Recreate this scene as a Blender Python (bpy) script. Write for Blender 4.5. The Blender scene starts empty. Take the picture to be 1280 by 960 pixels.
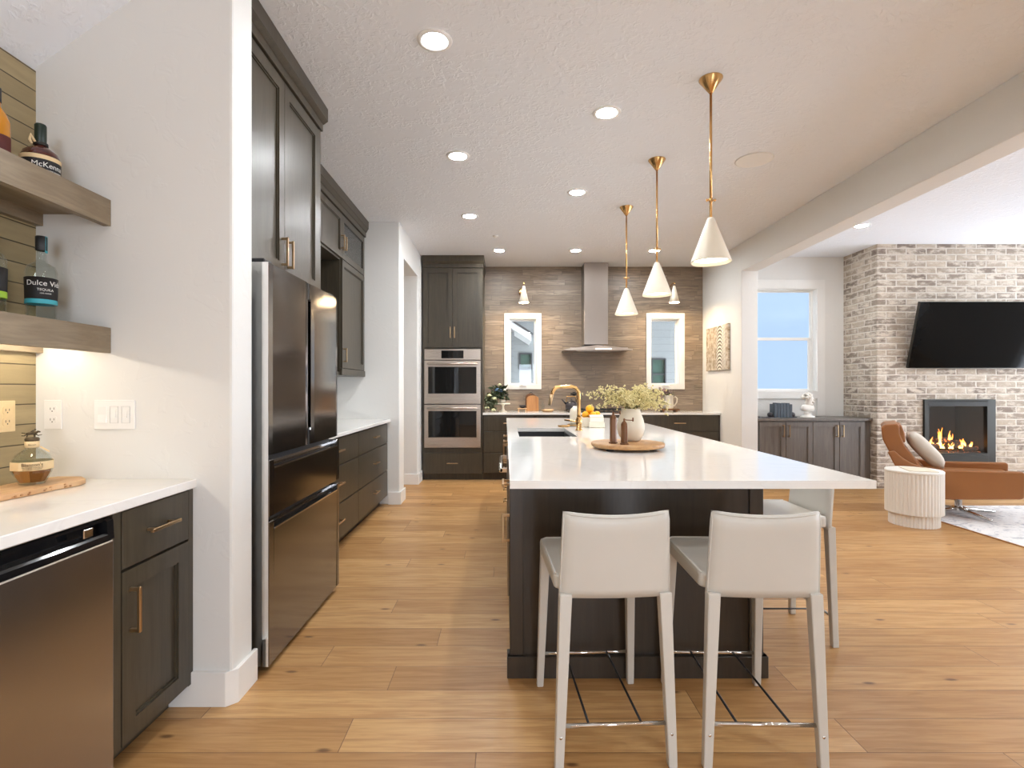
import bpy, bmesh, math, random
from math import pi, sin, cos, radians as R
from mathutils import Vector, Matrix

random.seed(7)
SC = bpy.context.scene
COL = SC.collection

# ------------------------------------------------------------------ camera, world, exposure
cam_d = bpy.data.cameras.new('camera')
cam = bpy.data.objects.new('camera', cam_d)
COL.objects.link(cam)
cam.location = (0, 0, 1.25)
cam.rotation_euler = (pi / 2, 0, 0)
cam_d.sensor_width = 36
cam_d.lens = 36 * 660 / 1280
cam_d.shift_x = 9 / 1280
cam_d.shift_y = 5 / 1280
cam_d.clip_start = 0.02
SC.camera = cam
SC.view_settings.view_transform = 'Standard'
SC.view_settings.look = 'None'
SC.view_settings.gamma = 1
SC.view_settings.exposure = 0.27
SC.view_settings.use_curve_mapping = False
SC.cycles.use_denoising = True
SC.cycles.max_bounces = 10
SC.cycles.diffuse_bounces = 6
SC.cycles.glossy_bounces = 5
SC.cycles.transmission_bounces = 8
SC.cycles.transparent_max_bounces = 12
SC.cycles.sample_clamp_indirect = 6
SC.cycles.caustics_reflective = False
SC.cycles.caustics_refractive = False

SKY_FAR = (0.46, 0.645, 0.93)      # clear sky seen beyond the living room window
SKY_SUN = (0.88, 0.98, 1.12)      # bright hazy half of the sky, behind the camera
SKY_FAR_S, SKY_SUN_S = 1.0, 14.0
GROUND_GLOW = (13.0, 14.2, 16.0)       # added glow below the horizon behind and beside the camera, lifts the ceiling
DOWNLIGHT, PENDANT, SCONCE, SHELF_LED, FLAME = 320.0, 14.0, 320.0, 30.0, 5.0

world = bpy.data.worlds.new('sky')
SC.world = world
world.use_nodes = True
wt = world.node_tree
wt.nodes.clear()
wo = wt.nodes.new('ShaderNodeOutputWorld')
wb = wt.nodes.new('ShaderNodeBackground')
wc = wt.nodes.new('ShaderNodeTexCoord')
dot = wt.nodes.new('ShaderNodeVectorMath'); dot.operation = 'DOT_PRODUCT'
dot.inputs[1].default_value = (0.88, -0.46, 0.12)
wt.links.new(wc.outputs['Generated'], dot.inputs[0])
ramp = wt.nodes.new('ShaderNodeMapRange'); ramp.interpolation_type = 'SMOOTHSTEP'
ramp.inputs['From Min'].default_value = 0.12
ramp.inputs['From Max'].default_value = 0.8
wt.links.new(dot.outputs['Value'], ramp.inputs['Value'])
mixc = wt.nodes.new('ShaderNodeMix'); mixc.data_type = 'RGBA'
mixc.inputs[6].default_value = tuple(c * SKY_FAR_S for c in SKY_FAR) + (1,)
mixc.inputs[7].default_value = tuple(c * SKY_SUN_S for c in SKY_SUN) + (1,)
wt.links.new(ramp.outputs['Result'], mixc.inputs[0])
sepw = wt.nodes.new('ShaderNodeSeparateXYZ')
wt.links.new(wc.outputs['Generated'], sepw.inputs[0])
gr = wt.nodes.new('ShaderNodeMapRange')
gr.inputs['From Min'].default_value = -0.06
gr.inputs['From Max'].default_value = 0.0
wt.links.new(sepw.outputs['Z'], gr.inputs['Value'])
mixg = wt.nodes.new('ShaderNodeMix'); mixg.data_type = 'RGBA'
mixp = wt.nodes.new('ShaderNodeMix'); mixp.data_type = 'RGBA'
mixp.inputs[6].default_value = (0.35, 0.34, 0.30, 1)
mixp.inputs[7].default_value = GROUND_GLOW + (1,)
wt.links.new(ramp.outputs['Result'], mixp.inputs[0])
wt.links.new(mixp.outputs[2], mixg.inputs[6])
wt.links.new(gr.outputs['Result'], mixg.inputs[0])
wt.links.new(mixc.outputs[2], mixg.inputs[7])
wt.links.new(mixg.outputs[2], wb.inputs['Color'])
wt.links.new(wb.outputs[0], wo.inputs[0])


def portal(loc, rot, sx, sy):
    d = bpy.data.lights.new('sky_portal', 'AREA')
    d.shape = 'RECTANGLE'; d.size = sx; d.size_y = sy
    d.cycles.is_portal = True
    o = bpy.data.objects.new('sky_portal', d)
    o.location = loc; o.rotation_euler = rot
    COL.objects.link(o)


# ------------------------------------------------------------------ node helpers
class NT:
    def __init__(self, name):
        self.m = bpy.data.materials.new(name)
        self.m.use_nodes = True
        self.t = self.m.node_tree
        self.b = self.t.nodes['Principled BSDF']
        self.out = self.t.nodes['Material Output']

    def n(self, typ, **kw):
        o = self.t.nodes.new(typ)
        for k, v in kw.items():
            setattr(o, k, v)
        return o

    def put(self, sock, v):
        if hasattr(v, 'is_output'):
            self.t.links.new(v, sock)
        elif v is not None:
            if isinstance(v, (tuple, list)) and len(v) == 3 and len(sock.default_value) == 4:
                v = tuple(v) + (1,)
            sock.default_value = v

    def f(self, op, a, b=None, c=None, clamp=False):
        o = self.n('ShaderNodeMath', operation=op, use_clamp=clamp)
        self.put(o.inputs[0], a); self.put(o.inputs[1], b); self.put(o.inputs[2], c)
        return o.outputs[0]

    def ramp(self, v, a, b, lo=0.0, hi=1.0):
        o = self.n('ShaderNodeMapRange')
        o.interpolation_type = 'SMOOTHSTEP'
        self.put(o.inputs['Value'], v)
        for k, x in (('From Min', a), ('From Max', b), ('To Min', lo), ('To Max', hi)):
            self.put(o.inputs[k], x)
        return o.outputs['Result']

    def mix(self, f, a, b, mode='MIX'):
        o = self.n('ShaderNodeMix', data_type='RGBA', blend_type=mode)
        self.put(o.inputs[0], f); self.put(o.inputs[6], a); self.put(o.inputs[7], b)
        return o.outputs[2]

    def xyz(self, kind='Object'):
        tc = self.n('ShaderNodeTexCoord')
        s = self.n('ShaderNodeSeparateXYZ')
        self.t.links.new(tc.outputs[kind], s.inputs[0])
        return s.outputs[0], s.outputs[1], s.outputs[2]

    def vec(self, x, y, z=0.0):
        c = self.n('ShaderNodeCombineXYZ')
        for i, v in enumerate((x, y, z)):
            self.put(c.inputs[i], v)
        return c.outputs[0]

    def noise(self, vec, scale, detail=3, rough=0.55, dist=0.0):
        o = self.n('ShaderNodeTexNoise')
        self.put(o.inputs['Vector'], vec)
        o.inputs['Scale'].default_value = scale
        o.inputs['Detail'].default_value = detail
        o.inputs['Roughness'].default_value = rough
        o.inputs['Distortion'].default_value = dist
        return o.outputs['Fac']

    def white(self, a, b):
        o = self.n('ShaderNodeTexWhiteNoise', noise_dimensions='2D')
        self.put(o.inputs['Vector'], self.vec(a, b))
        return o.outputs['Value']

    def planks(self, u, v, w, L, seam, bond=None):
        """strips of height w and length L: (random per strip, seam mask 0..1, row)"""
        vv = self.f('DIVIDE', v, w)
        row = self.f('FLOOR', vv)
        if bond is None:
            off = self.f('MULTIPLY', self.white(row, 3.7), 9.0)
            Lr = self.f('MULTIPLY', self.f('ADD', self.f('MULTIPLY', self.white(row, 8.1), 0.6), 0.7), L)
        else:
            off = self.f('MULTIPLY', row, bond); Lr = L
        uu = self.f('ADD', self.f('DIVIDE', u, Lr), off)
        col = self.f('FLOOR', uu)
        rnd = self.white(self.f('ADD', row, 0.31), self.f('ADD', col, 0.57))
        fu = self.f('MULTIPLY', self.f('SUBTRACT', 0.5, self.f('ABSOLUTE', self.f('SUBTRACT', self.f('FRACT', uu), 0.5))), Lr)
        fv = self.f('MULTIPLY', self.f('SUBTRACT', 0.5, self.f('ABSOLUTE', self.f('SUBTRACT', self.f('FRACT', vv), 0.5))), w)
        d = self.f('MINIMUM', fu, fv)
        return rnd, self.ramp(d, seam * 0.35, seam), row, d

    def bump(self, h, strength, dist=0.01):
        o = self.n('ShaderNodeBump')
        o.inputs['Strength'].default_value = strength
        o.inputs['Distance'].default_value = dist
        self.put(o.inputs['Height'], h)
        self.t.links.new(o.outputs[0], self.b.inputs['Normal'])

    def set(self, **kw):
        for k, v in kw.items():
            self.put(self.b.inputs[k.replace('_', ' ')], v)
        return self


def lin(r, g, b):
    return tuple(((c / 255) / 12.92 if c <= 10 else (((c / 255) + 0.055) / 1.055) ** 2.4) for c in (r, g, b))


def plain(name, col, rough=0.5, metal=0.0, var=0.06, scale=12, bump=0.0, stretch=(1, 1, 1), **kw):
    m = NT(name)
    x, y, z = m.xyz()
    v = m.vec(m.f('MULTIPLY', x, stretch[0]), m.f('MULTIPLY', y, stretch[1]), m.f('MULTIPLY', z, stretch[2]))
    n = m.noise(v, scale, 4)
    c = m.mix(n, tuple(a * (1 - var) for a in col), tuple(min(1, a * (1 + var)) for a in col))
    m.set(Base_Color=c, Roughness=rough, Metallic=metal, **kw)
    if bump:
        m.bump(n, bump, 0.004)
    return m.m


def emit(name, col, s):
    m = NT(name)
    m.set(Base_Color=(0.8, 0.8, 0.8), Emission_Color=col, Emission_Strength=s)
    return m.m


def thin_glass(name, tint=(1, 1, 1), refl=0.9):
    m = NT(name)
    t = m.n('ShaderNodeBsdfTransparent'); m.put(t.inputs[0], tint)
    g = m.n('ShaderNodeBsdfGlossy'); g.inputs['Roughness'].default_value = 0.01
    g.inputs['Color'].default_value = (refl, refl, refl, 1)
    fr = m.n('ShaderNodeFresnel'); ge = m.n('ShaderNodeNewGeometry')
    m.put(fr.inputs['IOR'], m.f('MULTIPLY_ADD', ge.outputs['Backfacing'], 1 / 1.45 - 1.45, 1.45))
    mx = m.n('ShaderNodeMixShader')
    m.t.links.new(fr.outputs[0], mx.inputs[0])
    m.t.links.new(t.outputs[0], mx.inputs[1]); m.t.links.new(g.outputs[0], mx.inputs[2])
    m.t.links.new(mx.outputs[0], m.out.inputs[0])
    return m.m


MAT = {}


def floor_mat():
    m = NT('oak_planks')
    x, y, z = m.xyz()
    rnd, seam, row, d = m.planks(x, m.f('ADD', y, 0.06), 0.187, 1.5, 0.0022)
    shift = m.f('MULTIPLY', rnd, 37.0)
    gv = m.vec(m.f('ADD', m.f('MULTIPLY', x, 1.3), shift), m.f('ADD', m.f('MULTIPLY', y, 16), shift), shift)
    g1 = m.noise(gv, 2.2, 6, 0.6, 0.7)
    fv = m.vec(m.f('ADD', m.f('MULTIPLY', x, 3), shift), m.f('MULTIPLY', y, 90), shift)
    g2 = m.noise(fv, 2.0, 3, 0.6)
    base = m.mix(rnd, lin(210, 168, 114), lin(176, 132, 82))
    base = m.mix(m.ramp(g1, 0.38, 0.66), base, m.mix(rnd, lin(190, 145, 93), lin(160, 115, 68)))
    base = m.mix(m.ramp(g2, 0.35, 0.75, 0.0, 0.30), base, lin(150, 108, 62))
    vo = m.n('ShaderNodeTexVoronoi', voronoi_dimensions='2D'); vo.inputs['Scale'].default_value = 1.0
    m.put(vo.inputs['Vector'], m.vec(m.f('ADD', m.f('MULTIPLY', x, 1.7), shift), m.f('MULTIPLY', y, 4.2), 0.0))
    dd = m.f('ADD', vo.outputs['Distance'], m.f('MULTIPLY', m.f('SUBTRACT', g2, 0.5), 0.05))
    streak = m.noise(m.vec(m.f('ADD', m.f('MULTIPLY', x, 0.9), shift), m.f('MULTIPLY', y, 11), m.f('ADD', shift, 4.0)), 1.6, 4, 0.6, 1.0)
    base = m.mix(m.ramp(streak, 0.56, 0.74, 0.0, 0.45), base, lin(140, 98, 56))
    knot = m.ramp(dd, 0.012, 0.062, 0.9, 0.0)
    sc = m.n('ShaderNodeSeparateColor'); m.t.links.new(vo.outputs['Color'], sc.inputs[0])
    knot = m.f('MULTIPLY', knot, m.ramp(sc.outputs[0], 0.52, 0.56))
    base = m.mix(knot, base, lin(98, 64, 38))
    base = m.mix(seam, lin(120, 86, 54), base)
    m.set(Base_Color=base, Roughness=m.ramp(g1, 0.3, 0.7, 0.33, 0.45), Specular_IOR_Level=0.45)
    m.bump(m.f('ADD', m.f('MULTIPLY', seam, 1.0), m.f('MULTIPLY', g2, 0.12)), 0.3, 0.002)
    return m.m


def strip_tile_mat():
    m = NT('stone_strip_tile')
    x, y, z = m.xyz()
    rnd, seam, row, d = m.planks(x, m.f('ADD', z, 0.03), 0.0735, 0.56, 0.003)
    sh = m.f('MULTIPLY', rnd, 23.0)
    n1 = m.noise(m.vec(m.f('ADD', m.f('MULTIPLY', x, 2.2), sh), m.f('MULTIPLY', z, 26), sh), 1.6, 5, 0.6, 0.4)
    n2 = m.noise(m.vec(m.f('ADD', m.f('MULTIPLY', x, 6), sh), m.f('MULTIPLY', z, 80), sh), 1.6, 3)
    c = m.mix(rnd, lin(110, 96, 82), lin(174, 156, 136))
    c = m.mix(m.ramp(n1, 0.35, 0.68), c, m.mix(rnd, lin(156, 138, 118), lin(112, 99, 86)))
    c = m.mix(m.ramp(n2, 0.3, 0.8, 0.0, 0.35), c, lin(92, 80, 70))
    c = m.mix(seam, lin(112, 101, 90), c)
    m.set(Base_Color=c, Roughness=0.38)
    m.bump(m.f('ADD', m.f('MULTIPLY', seam, 0.7), m.f('ADD', m.f('MULTIPLY', rnd, 0.5), m.f('MULTIPLY', n2, 0.2))), 0.35, 0.004)
    return m.m


def brick_mat():
    m = NT('whitewashed_brick')
    x, y, z = m.xyz()
    u = m.f('ADD', x, y)
    wob = m.noise(m.vec(u, z, 0.0), 9, 3)
    wob2 = m.noise(m.vec(u, z, 5.0), 9, 3)
    uu = m.f('ADD', u, m.f('MULTIPLY', m.f('SUBTRACT', wob, 0.5), 0.016))
    zz = m.f('ADD', z, m.f('MULTIPLY', m.f('SUBTRACT', wob2, 0.5), 0.012))
    rnd, seam, row, d = m.planks(uu, zz, 0.0785, 0.248, 0.011, bond=0.5)
    n1 = m.noise(m.vec(m.f('MULTIPLY', u, 1.0), m.f('MULTIPLY', z, 2.2), m.f('MULTIPLY', rnd, 9)), 8, 5, 0.65)
    n2 = m.noise(m.vec(u, z, 2.0), 60, 4, 0.7)
    c = m.mix(rnd, lin(188, 173, 154), lin(128, 114, 102))
    c = m.mix(m.ramp(n1, 0.43, 0.64), c, lin(208, 196, 180))
    c = m.mix(m.ramp(n2, 0.45, 0.75, 0, 0.30), c, lin(112, 100, 92))
    c = m.mix(seam, m.mix(n2, lin(220, 212, 200), lin(200, 190, 178)), c)
    m.set(Base_Color=c, Roughness=0.85)
    m.bump(m.f('ADD', m.ramp(d, 0.002, 0.014), m.f('MULTIPLY', n2, 0.35)), 0.7, 0.008)
    return m.m


def shiplap_mat():
    m = NT('olive_plank_cladding')
    x, y, z = m.xyz()
    rnd, seam, row, d = m.planks(y, m.f('ADD', z, 0.045), 0.077, 3.0, 0.003)
    n = m.noise(m.vec(m.f('MULTIPLY', y, 3), m.f('MULTIPLY', z, 22), m.f('MULTIPLY', rnd, 9)), 2, 4, 0.6, 0.4)
    c = m.mix(rnd, lin(172, 154, 116), lin(152, 135, 99))
    c = m.mix(m.ramp(n, 0.35, 0.7, 0, 0.5), c, lin(142, 126, 94))
    c = m.mix(seam, lin(72, 60, 40), c)
    m.set(Base_Color=c, Roughness=0.4)
    m.bump(seam, 0.5, 0.003)
    return m.m


def wall_mat(name, col, scale, strength, lo, hi):
    m = NT(name)
    x, y, z = m.xyz()
    v = m.vec(x, y, z)
    n = m.noise(v, scale, 3, 0.5, 0.9)
    n2 = m.noise(v, scale * 0.22, 2)
    h = m.f('MULTIPLY', m.ramp(n, lo, hi), m.ramp(n2, 0.34, 0.56))
    m.set(Base_Color=m.mix(n2, tuple(c * 0.985 for c in col), col), Roughness=0.62, Specular_IOR_Level=0.3)
    m.bump(h, strength, 0.006)
    return m.m


def wood_mat(name, c1, c2, scale=1.0, axis='x', rough=0.45, grain=22):
    m = NT(name)
    x, y, z = m.xyz()
    k = {'x': (2, grain, grain), 'y': (grain, 2, grain), 'z': (grain, grain, 1.6)}[axis]
    v = m.vec(*[m.f('MULTIPLY', a, b * scale) for a, b in zip((x, y, z), k)])
    n = m.noise(v, 1.5, 5, 0.6, 0.8)
    n2 = m.noise(v, 6, 3)
    c = m.mix(m.ramp(n, 0.3, 0.7), c1, c2)
    c = m.mix(m.ramp(n2, 0.4, 0.8, 0, 0.25), c, tuple(a * 0.6 for a in c2))
    m.set(Base_Color=c, Roughness=rough)
    m.bump(n2, 0.08, 0.002)
    return m.m


def quartz_mat():
    m = NT('white_quartz')
    x, y, z = m.xyz()
    v = m.vec(x, y, z)
    n = m.noise(v, 1.4, 5, 0.6, 1.6)
    vein = m.f('ABSOLUTE', m.f('SUBTRACT', n, 0.5))
    c = m.mix(m.ramp(vein, 0.0, 0.02, 0.10, 0.0), lin(238, 236, 232), lin(190, 186, 180))
    m.set(Base_Color=c, Roughness=0.07, Specular_IOR_Level=0.5)
    return m.m


def steel_mat(name, col, rough, axis='z', aniso=0.0):
    m = NT(name)
    x, y, z = m.xyz()
    k = {'z': (60, 60, 0.6), 'x': (0.6, 60, 60), 'y': (60, .6, 60)}[axis]
    v = m.vec(*[m.f('MULTIPLY', a, b) for a, b in zip((x, y, z), k)])
    n = m.noise(v, 4, 3, 0.6)
    m.set(Base_Color=m.mix(n, tuple(c * 0.94 for c in col), col), Metallic=1.0,
          Roughness=m.ramp(n, 0.2, 0.8, rough * 0.85, rough * 1.15), Anisotropic=aniso)
    m.bump(n, 0.02, 0.001)
    return m.m


def art_mat():
    m = NT('gilded_relief')
    x, y, z = m.xyz()
    # fan of ridges around a spine near the right edge of the panel
    px = m.f('ADD', x, -0.10)
    r = m.f('SQRT', m.f('ADD', m.f('MULTIPLY', px, px), m.f('MULTIPLY', m.f('MULTIPLY', z, z), 0.25)))
    w = m.f('SINE', m.f('ADD', m.f('MULTIPLY', m.f('ADD', z, m.f('MULTIPLY', m.f('MULTIPLY', px, px), 5.0)), 128.0), 0.0))
    n = m.noise(m.vec(x, 0.0, z), 16, 5, 0.65)
    lobe = m.ramp(m.f('ABSOLUTE', m.f('SUBTRACT', px, 0.04)), 0.13, 0.17, 1.0, 0.0)
    hgt = m.f('MULTIPLY', m.f('ADD', m.f('MULTIPLY', w, 0.5), 0.5), lobe)
    c = m.mix(m.ramp(n, 0.35, 0.65), lin(214, 204, 188), lin(150, 128, 98))
    c = m.mix(m.f('MULTIPLY', m.ramp(hgt, 0.0, 0.5, 1.0, 0.0), lobe), c, lin(74, 60, 44))
    c = m.mix(m.f('MULTIPLY', hgt, 0.9), c, lin(236, 232, 222))
    m.set(Base_Color=c, Roughness=0.4, Metallic=0.25)
    m.bump(m.f('ADD', hgt, m.f('MULTIPLY', n, 0.4)), 0.8, 0.01)
    return m.m


def rug_mat():
    m = NT('faded_rug_pile')
    x, y, z = m.xyz()
    n = m.noise(m.vec(x, y, 0), 6, 6, 0.7, 1.2)
    n2 = m.noise(m.vec(m.f('MULTIPLY', x, 0.6), y, 1.0), 24, 4, 0.7)
    c = m.mix(m.ramp(n, 0.5, 0.62), lin(226, 223, 220), lin(182, 182, 186))
    c = m.mix(m.f('MULTIPLY', m.ramp(n2, 0.54, 0.7), 0.6), c, lin(140, 142, 150))
    m.set(Base_Color=c, Roughness=0.95)
    m.bump(n2, 0.3, 0.004)
    return m.m


def fire_mat():
    m = NT('flame')
    x, y, z = m.xyz('Generated')
    c = m.mix(m.ramp(z, 0.05, 0.95), (1.0, 0.62, 0.18), (1.0, 0.22, 0.02))
    m.set(Base_Color=(0.9, 0.5, 0.1), Emission_Color=c, Emission_Strength=FLAME, Roughness=1)
    return m.m


def ember_mat():
    m = NT('charred_log')
    x, y, z = m.xyz()
    n = m.noise(m.vec(x, y, z), 28, 4, 0.7)
    c = m.mix(n, (0.02, 0.014, 0.01), (0.10, 0.06, 0.04))
    m.set(Base_Color=c, Roughness=0.95, Emission_Color=(1.0, 0.22, 0.04),
          Emission_Strength=m.ramp(n, 0.58, 0.7, 0.0, 2.2))
    m.bump(n, 0.6, 0.01)
    return m.m


def siding_mat():
    m = NT('grey_siding')
    x, y, z = m.xyz()
    fr = m.f('FRACT', m.f('DIVIDE', z, 0.16))
    m.set(Base_Color=m.mix(m.ramp(fr, 0.0, 0.08), lin(92, 95, 94), lin(116, 119, 117)), Roughness=0.7)
    m.bump(fr, 0.4, 0.01)
    return m.m


def leather_mat(name, col, rough=0.42):
    m = NT(name)
    x, y, z = m.xyz()
    v = m.vec(x, y, z)
    n = m.noise(v, 140, 3, 0.6)
    n2 = m.noise(v, 5, 3)
    m.set(Base_Color=m.mix(n2, tuple(c * 0.9 for c in col), col), Roughness=rough)
    m.bump(n, 0.10, 0.001)
    return m.m


MAT.update(
    floor=floor_mat(), tile=strip_tile_mat(), brick=brick_mat(), shiplap=shiplap_mat(),
    wall=wall_mat('wall_paint', lin(229, 228, 224), 11, 0.10, 0.55, 0.62),
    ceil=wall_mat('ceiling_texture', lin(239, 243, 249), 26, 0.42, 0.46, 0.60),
    trim=plain('white_trim_paint', lin(236, 235, 231), 0.35, var=0.01),
    cab=wood_mat('dark_stained_wood', lin(72, 65, 52), lin(61, 54, 43), axis='z', rough=0.36),
    cabdark=wood_mat('dark_brown_stained_wood', lin(62, 53, 43), lin(54, 46, 37), axis='z', rough=0.36),
    cabgrey=wood_mat('grey_brown_stained_wood', lin(116, 108, 100), lin(100, 93, 86), axis='z', rough=0.36),
    barsteel=plain('smooth_bar_steel', (0.46, 0.43, 0.41), 0.26, metal=1.0, var=0.02),
    plategrey=plain('pale_grey_plastic', lin(200, 198, 195), 0.4),
    screen=plain('dark_screen', (0.004, 0.004, 0.004), 0.08, Specular_IOR_Level=0.12),
    inner=plain('cabinet_interior', lin(44, 38, 32), 0.6),
    shelf=wood_mat('taupe_shelf_wood', lin(150, 134, 110), lin(128, 112, 90), axis='y', rough=0.5, grain=16),
    quartz=quartz_mat(),
    steel=steel_mat('brushed_steel', (0.56, 0.49, 0.43), 0.30, 'x'),
    steelv=steel_mat('brushed_steel_upright', (0.46, 0.42, 0.385), 0.32, 'z'),
    fridge=steel_mat('dark_stainless', (0.25, 0.24, 0.235), 0.14, 'y'),
    fridgeside=plain('grey_appliance_paint', lin(122, 120, 116), 0.35, metal=0.6),
    chrome=steel_mat('polished_chrome', (0.78, 0.76, 0.73), 0.10),
    black=plain('gloss_black', (0.008, 0.008, 0.009), 0.08),
    blackm=plain('matt_black', (0.018, 0.018, 0.02), 0.5),
    darkglass=plain('dark_oven_glass', (0.010, 0.010, 0.010), 0.04),
    brass=plain('brushed_brass', lin(214, 170, 112), 0.26, metal=1.0, var=0.05, scale=40),
    brassp=plain('champagne_bronze', lin(192, 164, 128), 0.30, metal=1.0, var=0.05, scale=40),
    white=plain('white_lacquer', lin(234, 225, 206), 0.35, var=0.01),
    plaster=plain('white_plaster', lin(232, 229, 222), 0.7, var=0.03, bump=0.1),
    plastic=plain('white_plastic', lin(240, 239, 236), 0.3, var=0.01),
    wleather=leather_mat('white_leather', lin(208, 205, 197), 0.38),
    tan=leather_mat('tan_leather', lin(152, 98, 54), 0.36),
    glass=thin_glass('window_glass'),
    cglass=thin_glass('cabinet_glass', (0.85, 0.86, 0.85)),
    oak=wood_mat('pale_oak_board', lin(224, 188, 144), lin(206, 162, 116), axis='y', rough=0.5, grain=14),
    acacia=wood_mat('acacia_board', lin(204, 162, 112), lin(172, 126, 80), axis='x', rough=0.45, grain=18),
    walnut=wood_mat('cutting_board_wood', lin(190, 138, 86), lin(160, 108, 62), axis='z', rough=0.5, grain=18),
    mill=plain('copper_brown_enamel', lin(110, 70, 36), 0.42, metal=0.2),
    art=art_mat(), rug=rug_mat(), flame=fire_mat(), ember=ember_mat(), siding=siding_mat(),
    firebox=plain('sooty_firebox', (0.015, 0.014, 0.013), 0.8, bump=0.3),
    gunmetal=plain('gunmetal_frame', lin(62, 61, 58), 0.35, metal=0.7),
    roof=plain('dark_shingle', lin(62, 60, 58), 0.9, var=0.2, scale=30),
    orange=plain('citrus_peel', lin(250, 176, 22), 0.4, var=0.1, scale=60, bump=0.25),
    linen=plain('cream_linen', lin(236, 228, 210), 0.9, var=0.04, scale=90, bump=0.2),
    cream=plain('cream_ceramic', lin(226, 216, 196), 0.45),
    pillow=plain('oatmeal_fabric', lin(200, 190, 176), 0.95, var=0.05, scale=120, bump=0.3),
    leaf=plain('dark_leaf', lin(58, 76, 48), 0.5, var=0.35, scale=30),
    sage=plain('sage_leaf', lin(118, 124, 92), 0.6, var=0.25, scale=30),
    blossom=plain('pale_yellow_blossom', lin(222, 210, 156), 0.7, var=0.12, scale=60),
    stem=plain('green_stem', lin(120, 118, 66), 0.7, var=0.2),
    ivory=plain('ivory_petal', lin(232, 230, 186), 0.7, var=0.1, scale=50),
    blue=plain('blue_petal', lin(110, 146, 186), 0.7, var=0.2, scale=50),
    pink=plain('dusty_pink_petal', lin(196, 168, 168), 0.7, var=0.2, scale=40),
    navy=plain('navy_book_cloth', lin(84, 92, 100), 0.7, var=0.1),
    paper=plain('book_pages', lin(222, 210, 188), 0.9, var=0.08, scale=80),
    marble=plain('white_bust_plaster', lin(240, 236, 228), 0.6, var=0.02),
    slate=plain('dark_slate_ceramic', lin(56, 52, 56), 0.4),
    wire=plain('black_steel_rod', (0.03, 0.03, 0.032), 0.35, metal=0.6),
    label_black=plain('black_label', lin(26, 24, 24), 0.6),
    label_cream=plain('parchment_label', lin(228, 202, 156), 0.7, var=0.08, scale=50),
    ink=plain('label_ink', lin(92, 66, 40), 0.7),
    white_ink=plain('white_label_ink', lin(232, 230, 224), 0.6),
    teal=plain('teal_band', lin(70, 176, 190), 0.5),
    lime=plain('lime_band', lin(150, 190, 50), 0.5),
    pewter=plain('pewter_stopper', lin(92, 80, 62), 0.4, metal=0.8, var=0.3, scale=60),
    concrete=plain('patio_concrete', lin(160, 156, 150), 0.9, var=0.1),
    fridge_led=emit('fridge_strip', (1, 1, 1), 1.0),
    down=emit('downlight_lens', (0.955, 0.985, 1.01), DOWNLIGHT),
    bulb=emit('pendant_lens', (1.0, 0.86, 0.66), PENDANT),
    bulb2=emit('sconce_lens', (1.0, 0.74, 0.44), SCONCE),
    led=emit('shelf_led', (1.0, 0.90, 0.74), SHELF_LED),
    led_white=emit('hood_display', (1.0, 0.95, 0.85), 1.6),
)


def bottle_glass(name, col, rough=0.02):
    m = NT(name)
    m.set(Base_Color=col, Roughness=rough, Transmission_Weight=1.0, IOR=1.3)
    return m.m


MAT['clear'] = thin_glass('clear_bottle_glass', (0.93, 0.95, 0.94))
MAT['whisky'] = bottle_glass('amber_whisky', (0.62, 0.25, 0.06))
MAT['darkbrown'] = plain('dark_bourbon_glass', lin(74, 24, 12), 0.06, var=0.2, scale=20, Coat_Weight=0.5)
MAT['amberglass'] = bottle_glass('amber_glass', (0.80, 0.42, 0.06))


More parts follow.
